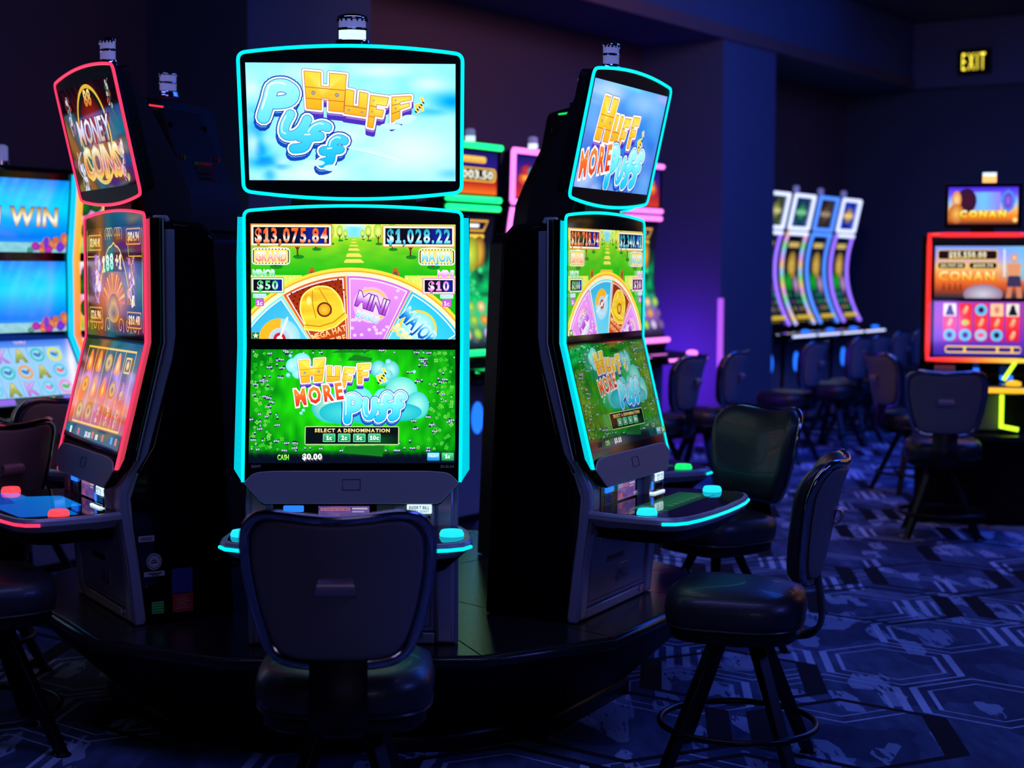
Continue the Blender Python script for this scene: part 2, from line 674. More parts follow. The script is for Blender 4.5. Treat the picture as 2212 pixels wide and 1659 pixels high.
def title(c, puff=True):
    """whole title in the frame of the lower picture of the middle machine"""
    for x, y, r in ((660, 215, 78), (590, 240, 60), (630, 300, 50)):
        c.ell(x, y, r, r, (205, 255, 255), (110, 225, 235))
    c.up()
    for x, y, rx, ry in ((1290, 270, 62, 72), (1390, 280, 72, 80), (1340, 330, 70, 70), (1370, 210, 26, 26), (565, 160, 15, 15), (550, 320, 20, 20)):
        c.ell(x, y, rx, ry, (185, 250, 240), (70, 195, 205))
    c.up()
    c.ell(1480, 450, 132, 116, (190, 255, 235), (80, 215, 205))
    c.up()
    c.ell(1610, 570, 98, 112, (170, 250, 235), (60, 205, 205))
    c.ell(900, 590, 150, 122, (190, 240, 190), (40, 195, 205))
    c.up()
    for x, y, rx, ry in ((1000, 630, 190, 90), (1250, 640, 240, 84), (1480, 625, 170, 72)):
        c.ell(x, y, rx, ry, (70, 215, 220), (30, 185, 200))
    c.up()
    c.ell(1150, 520, 95, 95, (160, 245, 235), (90, 225, 225))
    c.ell(1330, 520, 80, 90, (160, 245, 235), (90, 225, 225))
    c.up()
    for x, y in ((680, 610), (662, 634), (1585, 290), (1430, 400)):
        c.ell(x, y, 14, 12, (190, 255, 255), (110, 230, 240))
    c.up()
    plank_word(c, [('F', [(1010, 258), (1098, 262), (1060, 440), (985, 420)]), ('F', [(1118, 232), (1222, 226), (1205, 395), (1125, 395)]),
                   ('U', [(868, 248), (978, 252), (974, 378), (866, 378)]), ('H', [(632, 200), (850, 182), (832, 372), (662, 388)])], 11, 30)
    stripe_n(c, 1340, 372, 92, -.42)
    bubble_word(c, [('f', [(1400, 470), (1506, 470), (1490, 690), (1392, 690)]), ('f', [(1292, 480), (1395, 470), (1385, 700), (1280, 700)]),
                    ('u', [(1160, 520), (1290, 520), (1285, 680), (1165, 690)]), ('P', [(1005, 480), (1160, 490), (1130, 700), (1010, 700)])], .27, 28)
    more_word(c, 815, 545, 128, -.16, 390)

# ------------------------------------------------------------------ middle machine: top picture
def blob(x, y, L):
    return max([0] + [s * math.exp(-(((x - a) / rx) ** 2 + ((y - b) / ry) ** 2) * 1.4) for a, b, rx, ry, s in L])

def art_sky_big():
    c = Canvas((175, 500, 1852, 1444), 1.08)
    white = [(1250, 560, 300, 60, .9), (640, 590, 260, 90, .6), (1640, 660, 160, 60, .9), (210, 700, 90, 90, .9), (1000, 1080, 300, 140, .8),
             (1500, 1200, 480, 260, 1), (700, 1390, 420, 110, 1), (215, 1150, 60, 150, .8), (1000, 800, 200, 100, .3), (450, 1290, 90, 60, .7),
             (1150, 1000, 200, 120, .7), (330, 1120, 60, 60, .4)]
    blue = [(230, 1050, 90, 130, .8), (300, 1290, 170, 70, 1.0), (345, 1400, 60, 60, .9), (260, 1200, 90, 130, .9), (440, 1335, 90, 30, .9), (1830, 800, 190, 90, .8), (1650, 880, 200, 40, .5),
            (240, 880, 120, 60, .3), (1800, 1380, 120, 50, .5), (500, 650, 120, 60, .25)]
    def f(x, y):
        base = (172, 250, 254)
        n = noise.noise((x / 170, y / 90, 0)) * .22
        col = mix(base, (60, 225, 255), .16 + n)
        bl = blob(x, y, blue)
        col = mix(col, (0, 178, 255), min(1, bl * 1.3))
        if bl > .65:
            col = mix(col, (0, 140, 255), (bl - .65) * 2.5)
        return mix(col, (226, 255, 254), blob(x, y, white))
    c.grid(175, 500, 1852, 1444, 84, 48, f)
    c.up()
    plank_word(c, [('F', [(1340, 765), (1495, 756), (1500, 880), (1335, 970)]), ('F', [(1170, 752), (1315, 770), (1245, 1030), (1140, 1005)]),
                   ('U', [(970, 705), (1150, 738), (1130, 925), (955, 900)]), ('H', [(640, 562), (980, 590), (950, 890), (655, 862)])], 17, 54)
    stripe_n(c, 1580, 872, 88, -.35)
    bubble_word(c, [('f', [(760, 1110), (970, 1085), (955, 1310), (740, 1320)]), ('f', [(600, 1000), (850, 975), (760, 1215), (505, 1200)]),
                    ('u', [(490, 880), (710, 950), (610, 1120), (400, 1080)]), ('P', [(330, 655), (610, 670), (545, 945), (220, 935)])], .34, 44)
    for x, y, rx, ry in ((700, 1300, 90, 26), (840, 1340, 60, 26), (1330, 1000, 90, 26), (1480, 930, 60, 24), (1430, 960, 70, 22)):
        c.ell(x, y, rx, ry, (214, 254, 252), (200, 252, 252))
    c.up()
    for k in range(7):
        x = 940 + 40 * k
        c.line([(x, 1170 + 8 * k), (x + 260, 1180 + 18 * k)], 3, (240, 255, 255), rnd=False)
    return c

# ------------------------------------------------------------------ forest and wheel picture
def art_wheel(grand, major, minor, mini, cx, cy, rad, bounds, kinds, gain=1.15, dim=0):
    c = Canvas((240, 213, 1917, 1157), gain)
    def bg(x, y):
        if y < 330:
            d = abs(x - 1085)
            col = mix((240, 255, 250), (236, 246, 90), min(1, d / 190))
            if d < 120 and y > 230:
                col = mix((120, 225, 250), col, min(1, d / 110) ** 2)
            return col
        t = (y - 330) / 300
        col = mix((170, 226, 40), (30, 190, 20), t)
        return mix(col, (20, 165, 30), .4 * (noise.noise((x / 120, y / 60, 3)) + .3))
    c.grid(240, 213, 1917, 1157, 56, 32, bg)
    c.up()
    for s in (-1, 1):
        for i in range(6):
            x = 1085 + s * (70 + i * i * 17 + 30 * i)
            h = 52 + 30 * i
            yb = 335 + i * i * 9
            c.ell(x, yb - h * .9, 18 + i * 10, h * .6, (250, 250, 140), (150, 210, 40), n=14)
            c.up()
            c.ell(x + 8, yb + 3, 14 + 8 * i, 5 + 3 * i, (18, 140, 30), n=14)
            c.up()
            c.line([(x, yb), (x + 2 * s, yb - h * .55)], 4 + 2.2 * i, (100, 44, 20), rnd=False)
            c.line([(x + s, yb - h * .3), (x + 14 * s + 5 * i * s, yb - h * .62)], 3 + 1.3 * i, (100, 44, 20), rnd=False)
            c.line([(x - s, yb - h * .3), (x - 12 * s - 4 * i * s, yb - h * .62)], 3 + 1.3 * i, (100, 44, 20), rnd=False)
            c.up()
    for i, (y, wd, h) in enumerate(((340, 22, 6), (362, 34, 9), (388, 48, 13), (420, 62, 20), (466, 86, 30), (514, 108, 30))):
        c.poly(round_poly([(1085 - wd * .5 - i * 3, y - h / 2), (1085 + wd * .6 - i * 2, y - h / 2), (1085 + wd * .8, y + h / 2), (1085 - wd * .8, y + h / 2)], h * .4),
               (255, 226, 100))
    c.poly(round_poly([(940, 575), (1200, 575), (1230, 640), (910, 640)], 24), (238, 200, 60))
    for x0 in (240, 1500):
        c.grid(x0, 632, x0 + 417, 760, 40, 6, lambda x, y: mix((255, 252, 150), (190, 226, 60), .5 + .9 * noise.noise((x / 14, y / 26, 1))))
    c.up()
    for x in (740, 1424):
        c.poly(round_poly([(x - 36, 680), (x - 28, 600), (x, 560), (x + 28, 600), (x + 36, 680)], 14), (206, 90, 40))
        c.up()
        c.ell(x, 620, 16, 20, (90, 130, 90), (60, 60, 60), n=12)
    c.up()
    # wheel
    a0, a1 = -1.45, 1.45
    c.ring(cx, cy, rad - 20, rad + 62, a0, a1, (255, 224, 70))
    c.up()
    c.ring(cx, cy, rad - 24, rad + 38, a0, a1, (255, 168, 40))
    c.up()
    c.ring(cx, cy, rad - 8, rad + 26, a0, a1, (255, 244, 200))
    c.up()
    PAL = {'blue': [(60, 190, 235), (30, 160, 225), (120, 230, 250)], 'red': [(150, 40, 14), (190, 60, 24), (220, 90, 40)],
           'pink': [(238, 150, 250), (216, 140, 246), (190, 100, 226)], 'sky': [(40, 200, 240), (60, 210, 240), (130, 235, 250)]}
    EDGE = {'blue': (130, 235, 255), 'red': (225, 100, 50), 'pink': (206, 110, 240), 'sky': (60, 200, 240)}
    for i, kd in enumerate(kinds):
        b0, b1 = bounds[i], bounds[i + 1]
        c.ring(cx, cy, rad * .28, rad - 8, b0, b1, EDGE[kd], 14)
    c.up()
    for i, kd in enumerate(kinds):
        b0, b1 = bounds[i], bounds[i + 1]
        c.ring(cx, cy, rad * .28, rad - 24, b0 + .022, b1 - .022, (250, 236, 250), 14)
    c.up()
    for i, kd in enumerate(kinds):
        b0, b1 = bounds[i], bounds[i + 1]
        c.ring(cx, cy, rad * .28, rad - 34, b0 + .032, b1 - .032,
               lambda x, y: ramp(PAL[kd], (rad - math.hypot(x - cx, y - cy)) / (rad * .5)), 14)
    c.up()
    for i, kd in enumerate(kinds):
        b0, b1 = bounds[i], bounds[i + 1]
        m = (b0 + b1) / 2
        k = rad / 1073
        def Q(u, v):      # u across, v down from the rim
            r = rad - v * k
            x, y = cx + r * math.sin(m), cy - r * math.cos(m)
            return (x + u * k * math.cos(m), y + u * k * math.sin(m))
        if kd == 'red':
            for q in range(9):
                for p in range(6):
                    c.ell(*Q(-200 + 50 * q + 20 * (p % 2), 50 + 32 * p), 8 * k, 8 * k, (96, 20, 8), n=6)
            c.up()
            dome = [(-160, 320), (-165, 210), (-120, 110), (-40, 68), (40, 68), (120, 110), (165, 210), (160, 320)]
            hat = smooth_path([(*p, 0) for p in dome], 5)
            hat = [Q(*p[:2]) for p in hat] + [Q(175, 360), Q(60, 410), Q(-60, 410), Q(-175, 360)]
            c.line(hat, 26 * k, (255, 236, 120), True)
            c.up()
            c.poly(hat, lambda x, y: mix((255, 226, 60), (236, 170, 30), abs(noise.noise((x / 90, y / 70, 9))) * 1.6))
            c.up()
            c.line([Q(-30, 80), Q(-62, 200), Q(-66, 300)], 7 * k, (200, 130, 20))
            c.line([Q(30, 80), Q(62, 200), Q(66, 300)], 7 * k, (200, 130, 20))
            c.line([Q(-170, 330), Q(-60, 376), Q(60, 376), Q(170, 330)], 10 * k, (206, 140, 20))
            c.ell(*Q(-80, 150), 20 * k, 40 * k, (255, 250, 190), (255, 226, 70))
            c.up()
            c.ell(*Q(20, 255), 62 * k, 62 * k, (120, 40, 20))
            c.up()
            c.ell(*Q(20, 255), 48 * k, 48 * k, (250, 206, 60), (226, 160, 30))
            c.up()
            c.text('MEGA HAT', *Q(0, 470), 46 * k, [(255, 240, 200), (255, 190, 90)], MID, width=290 * k, rot=m, out=(226, 90, 40), ow=XFAT)
            c.text('FEATURE', *Q(0, 545), 46 * k, [(255, 240, 200), (255, 190, 90)], MID, width=240 * k, rot=m, out=(226, 90, 40), ow=XFAT)
        elif kd == 'pink':
            for q in range(26):
                rr = random.Random(q)
                c.ell(*Q(rr.uniform(-180, 180), rr.uniform(60, 520)), 16 * k, 14 * k, (246, 206, 255), n=7)
            c.up()
            c.ell(*Q(-20, 230), 150 * k, 150 * k, (255, 236, 255), (240, 180, 250))
            c.up()
            c.ring(*Q(-20, 230), 118 * k, 134 * k, -1.2, 2.6, (255, 206, 60), 24)
            c.up()
            c.text('MINI', *Q(-22, 270), 118 * k, [(250, 236, 255), (240, 200, 255), (190, 90, 226), (170, 70, 210)], MID, width=258 * k, rot=m + .1, out=(110, 50, 150), ow=XFAT)
            c.up()
            c.text('BONUS', *Q(-30, 360), 56 * k, [(220, 255, 255), (90, 190, 220)], MID, width=190 * k, rot=m + .1, out=(235, 252, 255), ow=XFAT)
        elif kd == 'sky':
            c.ell(*Q(-20, 240), 160 * k, 160 * k, (226, 255, 255), (110, 226, 250))
            c.up()
            c.ring(*Q(-20, 240), 140 * k, 158 * k, -1.6, 2.4, (255, 216, 60), 24)
            c.up()
            c.text('MAJOR', *Q(-30, 280), 120 * k, [(200, 246, 255), (90, 200, 250), (20, 120, 220), (10, 90, 190)], FAT, width=340 * k, rot=m + .05, out=(240, 252, 255), ow=XFAT)
            c.up()
            c.text('BONUS', *Q(-60, 390), 70 * k, [(255, 250, 200), (226, 210, 70)], MID, width=240 * k, rot=m + .05, out=(250, 246, 210), ow=XFAT)
        else:
            c.ell(*Q(0, 270), 170 * k, 170 * k, (236, 250, 255), (150, 220, 245))
            c.up()
            c.ring(*Q(0, 270), 70 * k, 168 * k, m - 1.5, m + .9, (250, 186, 40), 24)
            c.up()
            c.ell(*Q(0, 270), 90 * k, 90 * k, (150, 180, 210), (200, 220, 235))
            c.up()
            c.ell(*Q(0, 270), 50 * k, 50 * k, (226, 40, 60), (190, 30, 50))
            c.up()
            c.ell(*Q(0, 270), 26 * k, 26 * k, (240, 240, 250), n=12)
            c.line([Q(-150, 330), Q(170, 200)], 18 * k, (230, 245, 250))
        c.up()
    for b in bounds:
        c.line([(cx + r * math.sin(b), cy - r * math.cos(b)) for r in (rad * .28, rad)], 9, (255, 214, 110), rnd=False)
    c.up()
    # jackpot boards
    def board(x0, y0, x1, y1, txt, frame, cols, inset, tw):
        c.rect(x0, y0, x1, y1, frame[0], 8)
        c.up()
        c.rect(x0 + 8, y0 + 8, x1 - 8, y1 - 8, frame[1], 5)
        c.up()
        c.grid(x0 + inset, y0 + inset, x1 - inset, y1 - inset, 8, 1,
               lambda x, y: mix((14, 14, 30), (20, 40, 190), max(0, 1 - abs((x - x0) / (x1 - x0) - .8) * 4)))
        c.up()
        c.text(txt, (x0 + x1) / 2, y1 - inset - 12, (y1 - y0) - 2 * inset - 24, cols, FAT, width=tw, track=.22, out=(20, 16, 40), ow=XFAT)
        c.up()
    RED = [(255, 120, 60), (240, 80, 30), (255, 250, 240), (250, 110, 40)]
    BLU = [(40, 170, 200), (60, 190, 220), (250, 255, 255), (60, 200, 230)]
    GRN = [(60, 210, 110), (120, 235, 160), (245, 255, 250), (60, 200, 110)]
    PNK = [(226, 110, 220), (246, 180, 240), (255, 250, 255), (230, 110, 215)]
    board(240, 215, 906, 398, grand, ((226, 130, 60), (255, 246, 214)), RED, 24, 590)
    board(1318, 220, 1914, 400, major, ((220, 160, 70), (250, 250, 226)), BLU, 24, 515)
    for x0, x1, t, cols in ((250, 562, 'GRAND', [(255, 250, 246), (240, 120, 100)]), (1614, 1914, 'MAJOR', [(235, 255, 255), (60, 190, 225)])):
        c.rect(x0, 408, x1, 548, (250, 250, 250), 34)
        c.up()
        c.rect(x0 + 8, 416, x1 - 8, 540, (30, 30, 40), 30)
        c.up()
        for q in range(11):
            xx = x0 + 22 + (x1 - x0 - 44) * q / 10
            for yy in (420, 536):
                c.rect(xx - 8, yy - 6, xx + 8, yy + 6, (250, 240, 200))
        c.up()
        c.rect(x0 + 16, 424, x1 - 16, 532, (255, 226, 110), 22)
        c.up()
        c.text(t, (x0 + x1) / 2, 518, 76, cols, FAT, width=(x1 - x0) - 56, out=(250, 250, 250), ow=XFAT)
        c.up()
    c.text('MINOR', 350, 642, 52, [(240, 255, 250), (60, 206, 120)], FAT, width=185, out=(240, 252, 246), ow=XFAT)
    c.text('MINI', 1838, 642, 52, [(255, 245, 255), (226, 120, 226)], FAT, width=130, out=(250, 240, 252), ow=XFAT)
    c.up()
    board(243, 650, 513, 780, minor, ((110, 200, 110), (250, 250, 225)), GRN, 18, 168)
    board(1646, 650, 1914, 785, mini, ((226, 150, 190), (252, 246, 240)), PNK, 18, 168)
    for x in (312, 1846):
        c.rect(x - 54, 786, x + 54, 820, (216, 246, 255), 8)
        c.up()
        c.text('BONUS', x, 814, 22, (150, 205, 225), MID, width=94)
        c.rect(x - 36, 826, x + 36, 888, (200, 90, 226), 10)
        c.up()
        c.text('1c', x, 878, 34, WHITE, MID)
    c.up()
    c.rect(246, 1104, 306, 1156, (60, 110, 50))
    c.up()
    star = []
    for q in range(10):
        r = 26 if q % 2 == 0 else 11
        star.append((278 + r * math.sin(q * PI / 5), 1130 - r * math.cos(q * PI / 5)))
    c.poly(star, (255, 240, 200))
    return c

def art_meadow(gain=1.2, dark=0.0):
    c = Canvas((240, 102, 1922, 1040), gain)
    def bg(x, y):
        d = math.hypot((x - 1080) / 900, (y - 500) / 560)
        col = mix((40, 245, 8), (0, 120, 14), d * .85 - .08 + .45 * noise.noise((x / 60, y / 130, 5)))
        if y > 930:
            col = mix(col, (6, 14, 30), (y - 930) / 50 + .35 * noise.noise((x / 30, 0, 2)))
        return mix(col, (4, 40, 44), dark)
    c.grid(240, 102, 1922, 1040, 70, 42, bg)
    c.up()
    rr = random.Random(3)
    for q in range(190):
        side = rr.random() < .8
        x = rr.choice((rr.uniform(245, 420), rr.uniform(1700, 1915))) if side else rr.uniform(300, 1850)
        y = rr.uniform(112, 930) if side else rr.choice((rr.uniform(108, 190), rr.uniform(840, 930), rr.uniform(300, 800)))
        s = rr.uniform(9, 15)
        col = mix(rr.choice(((40, 210, 30), (90, 240, 60), (150, 250, 110))), (10, 70, 40), dark)
        for k in range(4):
            a = k * PI / 2 + .6
            c.ell(x + s * .8 * math.cos(a + q), y + s * .8 * math.sin(a + q), s * .62, s * .62, col, mix(col, (0, 90, 10), .5), n=7)
    c.up()
    for q in range(120):
        x, y = rr.choice(((rr.uniform(245, 480), rr.uniform(120, 940)), (rr.uniform(1480, 1915), rr.uniform(120, 900)), (rr.uniform(500, 1750), rr.choice((116, 130, 880, 920, 940)))))
        for k in range(rr.choice((1, 1, 2, 3))):
            c.ell(x + 16 * k, y + rr.uniform(-12, 12), 11, 10, (20, 40, 60), n=8)
            c.up()
            c.ell(x + 16 * k - 1, y + rr.uniform(-3, 1), 8, 8, (226, 226, 250), (150, 150, 200), n=8)
    c.up()
    for pts in ([(900, 135), (960, 112), (1250, 112), (1180, 132)], [(1030, 200), (1090, 150), (1240, 178), (1230, 205)], [(1000, 960), (1030, 905), (1350, 900), (1330, 990)]):
        c.poly(pts, mix((20, 120, 30), (5, 40, 30), dark))
    c.up()
    title(c)
    c.rect(697, 744, 1464, 895, (210, 232, 160), 14)
    c.up()
    c.grid(703, 750, 1458, 889, 10, 3, lambda x, y: mix((8, 16, 22), (10, 90, 30), max(0, .8 - abs(x - 1300) / 260) * (y > 800)))
    c.up()
    c.text('SELECT A DENOMINATION', 1083, 792, 27, [(255, 250, 200), (255, 196, 70)], FAT, width=610, track=.22, out=(60, 40, 10), ow=XFAT)
    for x, t in ((895, '1c'), (1018, '2c'), (1141, '5c'), (1264, '10c')):
        c.rect(x - 50, 804, x + 50, 872, (120, 230, 190), 7)
        c.up()
        c.fade(x - 45, 809, x + 45, 867, [(60, 190, 130), (20, 140, 60)])
        c.up()
        c.text(t, x, 855, 34, WHITE, FAT, out=(10, 80, 50), ow=XFAT)
    c.up()
    c.text('CASH', 525, 1018, 40, [(230, 255, 120), (60, 220, 40)], FAT, width=92, track=.06, out=(10, 60, 20), ow=XFAT)
    c.text('$0.00', 760, 1014, 44, WHITE, FAT, width=158)
    c.rect(1695, 958, 1797, 1022, (40, 150, 230), 8)
    c.rect(1812, 958, 1914, 1022, (30, 160, 90), 8)
    c.up()
    c.fade(1700, 962, 1792, 1000, [(170, 236, 255), (60, 170, 240)])
    c.fade(1817, 962, 1909, 1000, [(90, 220, 150), (40, 170, 100)])
    c.up()
    c.text('COLLECT', 1746, 995, 16, WHITE, MID, width=80)
    c.text('1c', 1862, 1004, 30, WHITE, FAT)
    return c

def art_sky_title():
    c = Canvas((0, 0, 1600, 900), 1.05)
    white = [(350, 60, 420, 90, .8), (1100, 120, 420, 120, .5), (160, 820, 330, 170, .8), (420, 900, 200, 90, .7), (800, 880, 300, 90, .5)]
    pale = [(1250, 620, 260, 160, .6), (1480, 800, 260, 200, .7), (1480, 230, 200, 150, .5)]
    c.grid(0, 0, 1600, 900, 60, 34, lambda x, y: mix(mix(mix((90, 175, 255), (20, 100, 220), y / 700 - .1 + .3 * noise.noise((x / 260, y / 160, 8))),
           (120, 190, 255), blob(x, y, pale)), (205, 226, 255), blob(x, y, white)))
    c.up()
    plank_word(c, [('F', [(935, 245), (1085, 240), (1050, 520), (920, 520)]), ('F', [(760, 270), (900, 265), (810, 570), (700, 540)]),
                   ('U', [(560, 255), (725, 260), (690, 480), (530, 480)]), ('H', [(260, 120), (550, 130), (500, 500), (215, 490)])], 19, 58)
    stripe_n(c, 1230, 500, 130, -.45)
    bubble_word(c, [('f', [(1150, 540), (1330, 530), (1310, 850), (1140, 850)]), ('f', [(990, 540), (1140, 530), (1125, 860), (965, 860)]),
                    ('u', [(800, 620), (970, 600), (950, 820), (800, 840)]), ('P', [(590, 520), (790, 530), (750, 850), (590, 860)])], .27, 40)
    more_word(c, 345, 770, 210, -.17, 590)
    return c

# ------------------------------------------------------------------ left machine pictures
def sparkle_bg(c, box, n, base, amp, cols, seed):
    x0, y0, x1, y1 = box
    def f(x, y):
        t = noise.noise((x / amp, y / amp, seed)) + .5 * noise.noise((x / amp * 2.3, y / amp * 2.3, seed + 4))
        return ramp(cols, .5 + t * .6)
    c.grid(x0, y0, x1, y1, n, int(n * .6), f)
    c.up()

def swirl(c, x, y, s, col, flip=1):
    pts = [(x + flip * s * (.2 + .09 * k) * math.cos(k * .55), y + s * (.2 + .09 * k) * math.sin(k * .55)) for k in range(14)]
    c.line(pts, s * .12, col)

def figure(c, x, y, s, cols, seed):
    """loose ornamental dancer shape of ribbons and discs"""
    rr = random.Random(seed)
    for k in range(9):
        c.ell(x + rr.uniform(-.35, .35) * s, y + rr.uniform(-.9, .9) * s, rr.uniform(.1, .26) * s, rr.uniform(.12, .3) * s, rr.choice(cols), rr.choice(cols), n=12, rot=rr.uniform(0, 3))
        c.up()
    for k in range(4):
        p = [(x + rr.uniform(-.5, .5) * s, y + (-1 + .5 * q) * s) for q in range(5)]
        c.line([q[:2] for q in smooth_path([(*q, 0) for q in p], 5)], s * .05, rr.choice(cols))
    c.up()

def art_coins_top():
    c = Canvas((0, 0, 1600, 900), .95)
    c.grid(0, 0, 1600, 900, 48, 30, lambda x, y: mix(mix((150, 16, 22), (14, 4, 12), math.hypot((x - 800) / 820, (y - 430) / 520) * 1.1),
           (230, 60, 40), .35 * max(0, noise.noise((x / 60 - y / 90, y / 200, 2)))))
    c.up()
    c.ell(800, 440, 430, 430, (236, 190, 60), n=48)
    c.up()
    c.ell(800, 440, 395, 395, (10, 60, 34), (8, 26, 18), n=48)
    c.up()
    c.ell(800, 440, 350, 350, (190, 40, 24), (60, 12, 18), n=48)
    c.up()
    c.text('88', 800, 190, 130, [(255, 240, 150), (226, 120, 40)], FAT, out=(110, 40, 10), ow=XFAT)
    c.up()
    figure(c, 210, 240, 170, [(220, 225, 240), (90, 90, 110), (170, 60, 50), (30, 30, 40)], 4)
    figure(c, 1390, 160, 140, [(225, 230, 236), (60, 150, 90), (190, 60, 50), (40, 40, 60)], 6)
    figure(c, 1400, 690, 170, [(240, 190, 60), (160, 60, 190), (80, 190, 90), (230, 220, 235)], 9)
    figure(c, 230, 740, 180, [(130, 190, 255), (240, 240, 250), (50, 130, 90), (150, 90, 200)], 12)
    c.text('MONEY', 800, 500, 200, [(255, 246, 220), (226, 200, 235), (214, 150, 60)], MID, width=900, out=(120, 30, 30), ow=XFAT)
    c.up()
    c.text('COINS', 830, 800, 250, [(255, 250, 226), (236, 170, 80), (210, 60, 40), (250, 210, 90)], MID, width=1000, out=(240, 200, 90), ow=XFAT)
    return c

def art_coins_mid():
    c = Canvas((0, 0, 1600, 900), 1.0)
    def bg(x, y):
        col = mix((60, 16, 26), (26, 8, 16), y / 900)
        g = blob(x, y, [(800, 620, 480, 240, 1), (820, 450, 300, 160, .7)])
        col = mix(col, (255, 130, 40), g)
        v = blob(x, y, [(330, 460, 330, 200, .85), (1260, 420, 330, 170, .75), (800, 330, 700, 90, .6)])
        return mix(col, (186, 150, 250), v * (.75 + .5 * noise.noise((x / 70, y / 70, 4))))
    c.grid(0, 0, 1600, 900, 60, 34, bg)
    c.up()
    G = (236, 190, 70)
    for s in (-1, 1):
        pts = [(800, 130)] + [(800 + s * (60 + 58 * k), 160 + 10 * k * k) for k in range(8)]
        c.line(pts, 16, G)
        c.line([(800 + s * 380, 30), (800 + s * 420, 250), (800 + s * 760, 250)], 9, G)
        c.line([(800 + s * 780, 20), (800 + s * 780, 880)], 9, G)
        for q in range(3):
            swirl(c, 800 + s * (180 + 200 * q), 850, 70, G, s)
            swirl(c, 800 + s * (60 + 60 * q), 50, 50, G, s)
    c.up()
    c.poly([(800, 150), (640, 220), (480, 380), (800, 380)], (20, 90, 50))
    c.poly([(800, 150), (960, 220), (1120, 380), (800, 380)], (90, 20, 40))
    c.up()
    c.text('188', 640, 370, 130, [(250, 255, 250), (160, 230, 190)], FAT, track=.2, rot=-.1)
    c.text('+1', 930, 350, 120, [(255, 250, 220), (240, 200, 150)], FAT, rot=.1)
    for x, y, t in ((260, 140, '$3,040.41'), (1350, 100, '$814.94'), (260, 780, '$26.96'), (1350, 800, '$10.48')):
        c.rect(x - 190, y - 85, x + 190, y + 55, (206, 150, 50), 14)
        c.up()
        c.rect(x - 178, y - 73, x + 178, y + 43, (70, 24, 34), 10)
        c.up()
        c.text(t, x, y + 20, 70, [(255, 246, 200), (236, 180, 90)], FAT, width=300)
    c.up()
    figure(c, 330, 450, 210, [(240, 220, 255), (150, 120, 240), (255, 200, 70), (120, 190, 250)], 21)
    figure(c, 1280, 460, 200, [(255, 220, 90), (226, 120, 60), (190, 130, 240), (250, 240, 255)], 23)
    for k in range(13):
        a = -1.3 + k * .217
        c.poly([(800 + 130 * math.sin(a), 690 - 130 * math.cos(a)), (800 + 330 * math.sin(a + .05), 690 - 300 * math.cos(a + .05)), (800 + 330 * math.sin(a + .15), 690 - 300 * math.cos(a + .15))],
               (255, 176, 40) if k % 2 else (240, 90, 60))
    c.up()
    c.ell(800, 690, 150, 120, (255, 190, 70), (150, 60, 30))
    c.up()
    c.ell(800, 740, 150, 80, (120, 70, 60), (210, 150, 60))
    return c

def art_coins_reels():
    c = Canvas((0, 0, 1600, 900), 1.0)
    c.grid(0, 0, 1600, 900, 48, 28, lambda x, y: mix(ramp([(26, 60, 24), (80, 24, 30), (150, 70, 110), (236, 130, 60), (200, 60, 40), (40, 10, 20)], y / 900),
           (206, 170, 255), max(0, min(.8, .35 + .8 * noise.noise((x / 200, y / 150, 7)))) * (1 if 230 < y < 620 else .25)))
    c.up()
    c.rect(130, 60, 1480, 78, (240, 190, 60))
    c.rect(130, 742, 1480, 760, (240, 190, 60))
    for k in range(6):
        x = 130 + 270 * k
        c.rect(x - 5, 60, x + 5, 760, (240, 200, 90))
    c.up()
    rr = random.Random(15)
    for k in range(5):
        for q in range(3):
            x, y = 265 + 270 * k, 190 + 225 * q
            kind = rr.choice((0, 1, 2, 3))
            if kind == 0:
                c.ell(x, y, 95, 80, (250, 220, 90), (190, 110, 30), n=20)
                c.up()
                c.ell(x, y, 60, 50, (140, 60, 20), (240, 190, 70), n=20)
            elif kind == 1:
                c.poly(smooth_poly([(x - 70, y + 80), (x - 50, y - 40), (x, y - 100), (x + 50, y - 40), (x + 70, y + 80)]), (255, 130, 40))
                c.up()
                c.ell(x, y + 20, 30, 55, (255, 236, 120), (255, 170, 50))
            elif kind == 2:
                figure(c, x, y, 80, [(255, 230, 120), (230, 90, 50), (120, 190, 90), (200, 150, 240)], k * 3 + q)
            else:
                c.rect(x - 80, y - 70, x + 80, y + 70, (236, 190, 70), 20)
                c.up()
                c.rect(x - 62, y - 52, x + 62, y + 52, (120, 40, 30), 16)
                c.up()
                c.ell(x, y, 40, 40, (255, 220, 110), (226, 140, 40), n=16)
            c.up()
    c.grid(0, 770, 1600, 900, 8, 2, lambda x, y: (16, 10, 26))
    c.up()
    for x, t in ((700, '$0.00'), (960, '88')):
        c.text(t, x, 860, 46, (235, 235, 245), FAT)
    for x, col in ((180, (220, 220, 230)), (420, (190, 60, 60)), (840, (210, 70, 60)), (1130, (200, 50, 60)), (1380, (60, 140, 240)), (1500, (220, 80, 90))):
        c.rect(x - 30, 800, x + 30, 860, col, 8)
    return c

def smooth_poly(pts):
    return [q[:2] for q in smooth_path([(*p, 0) for p in pts], 5, True)]

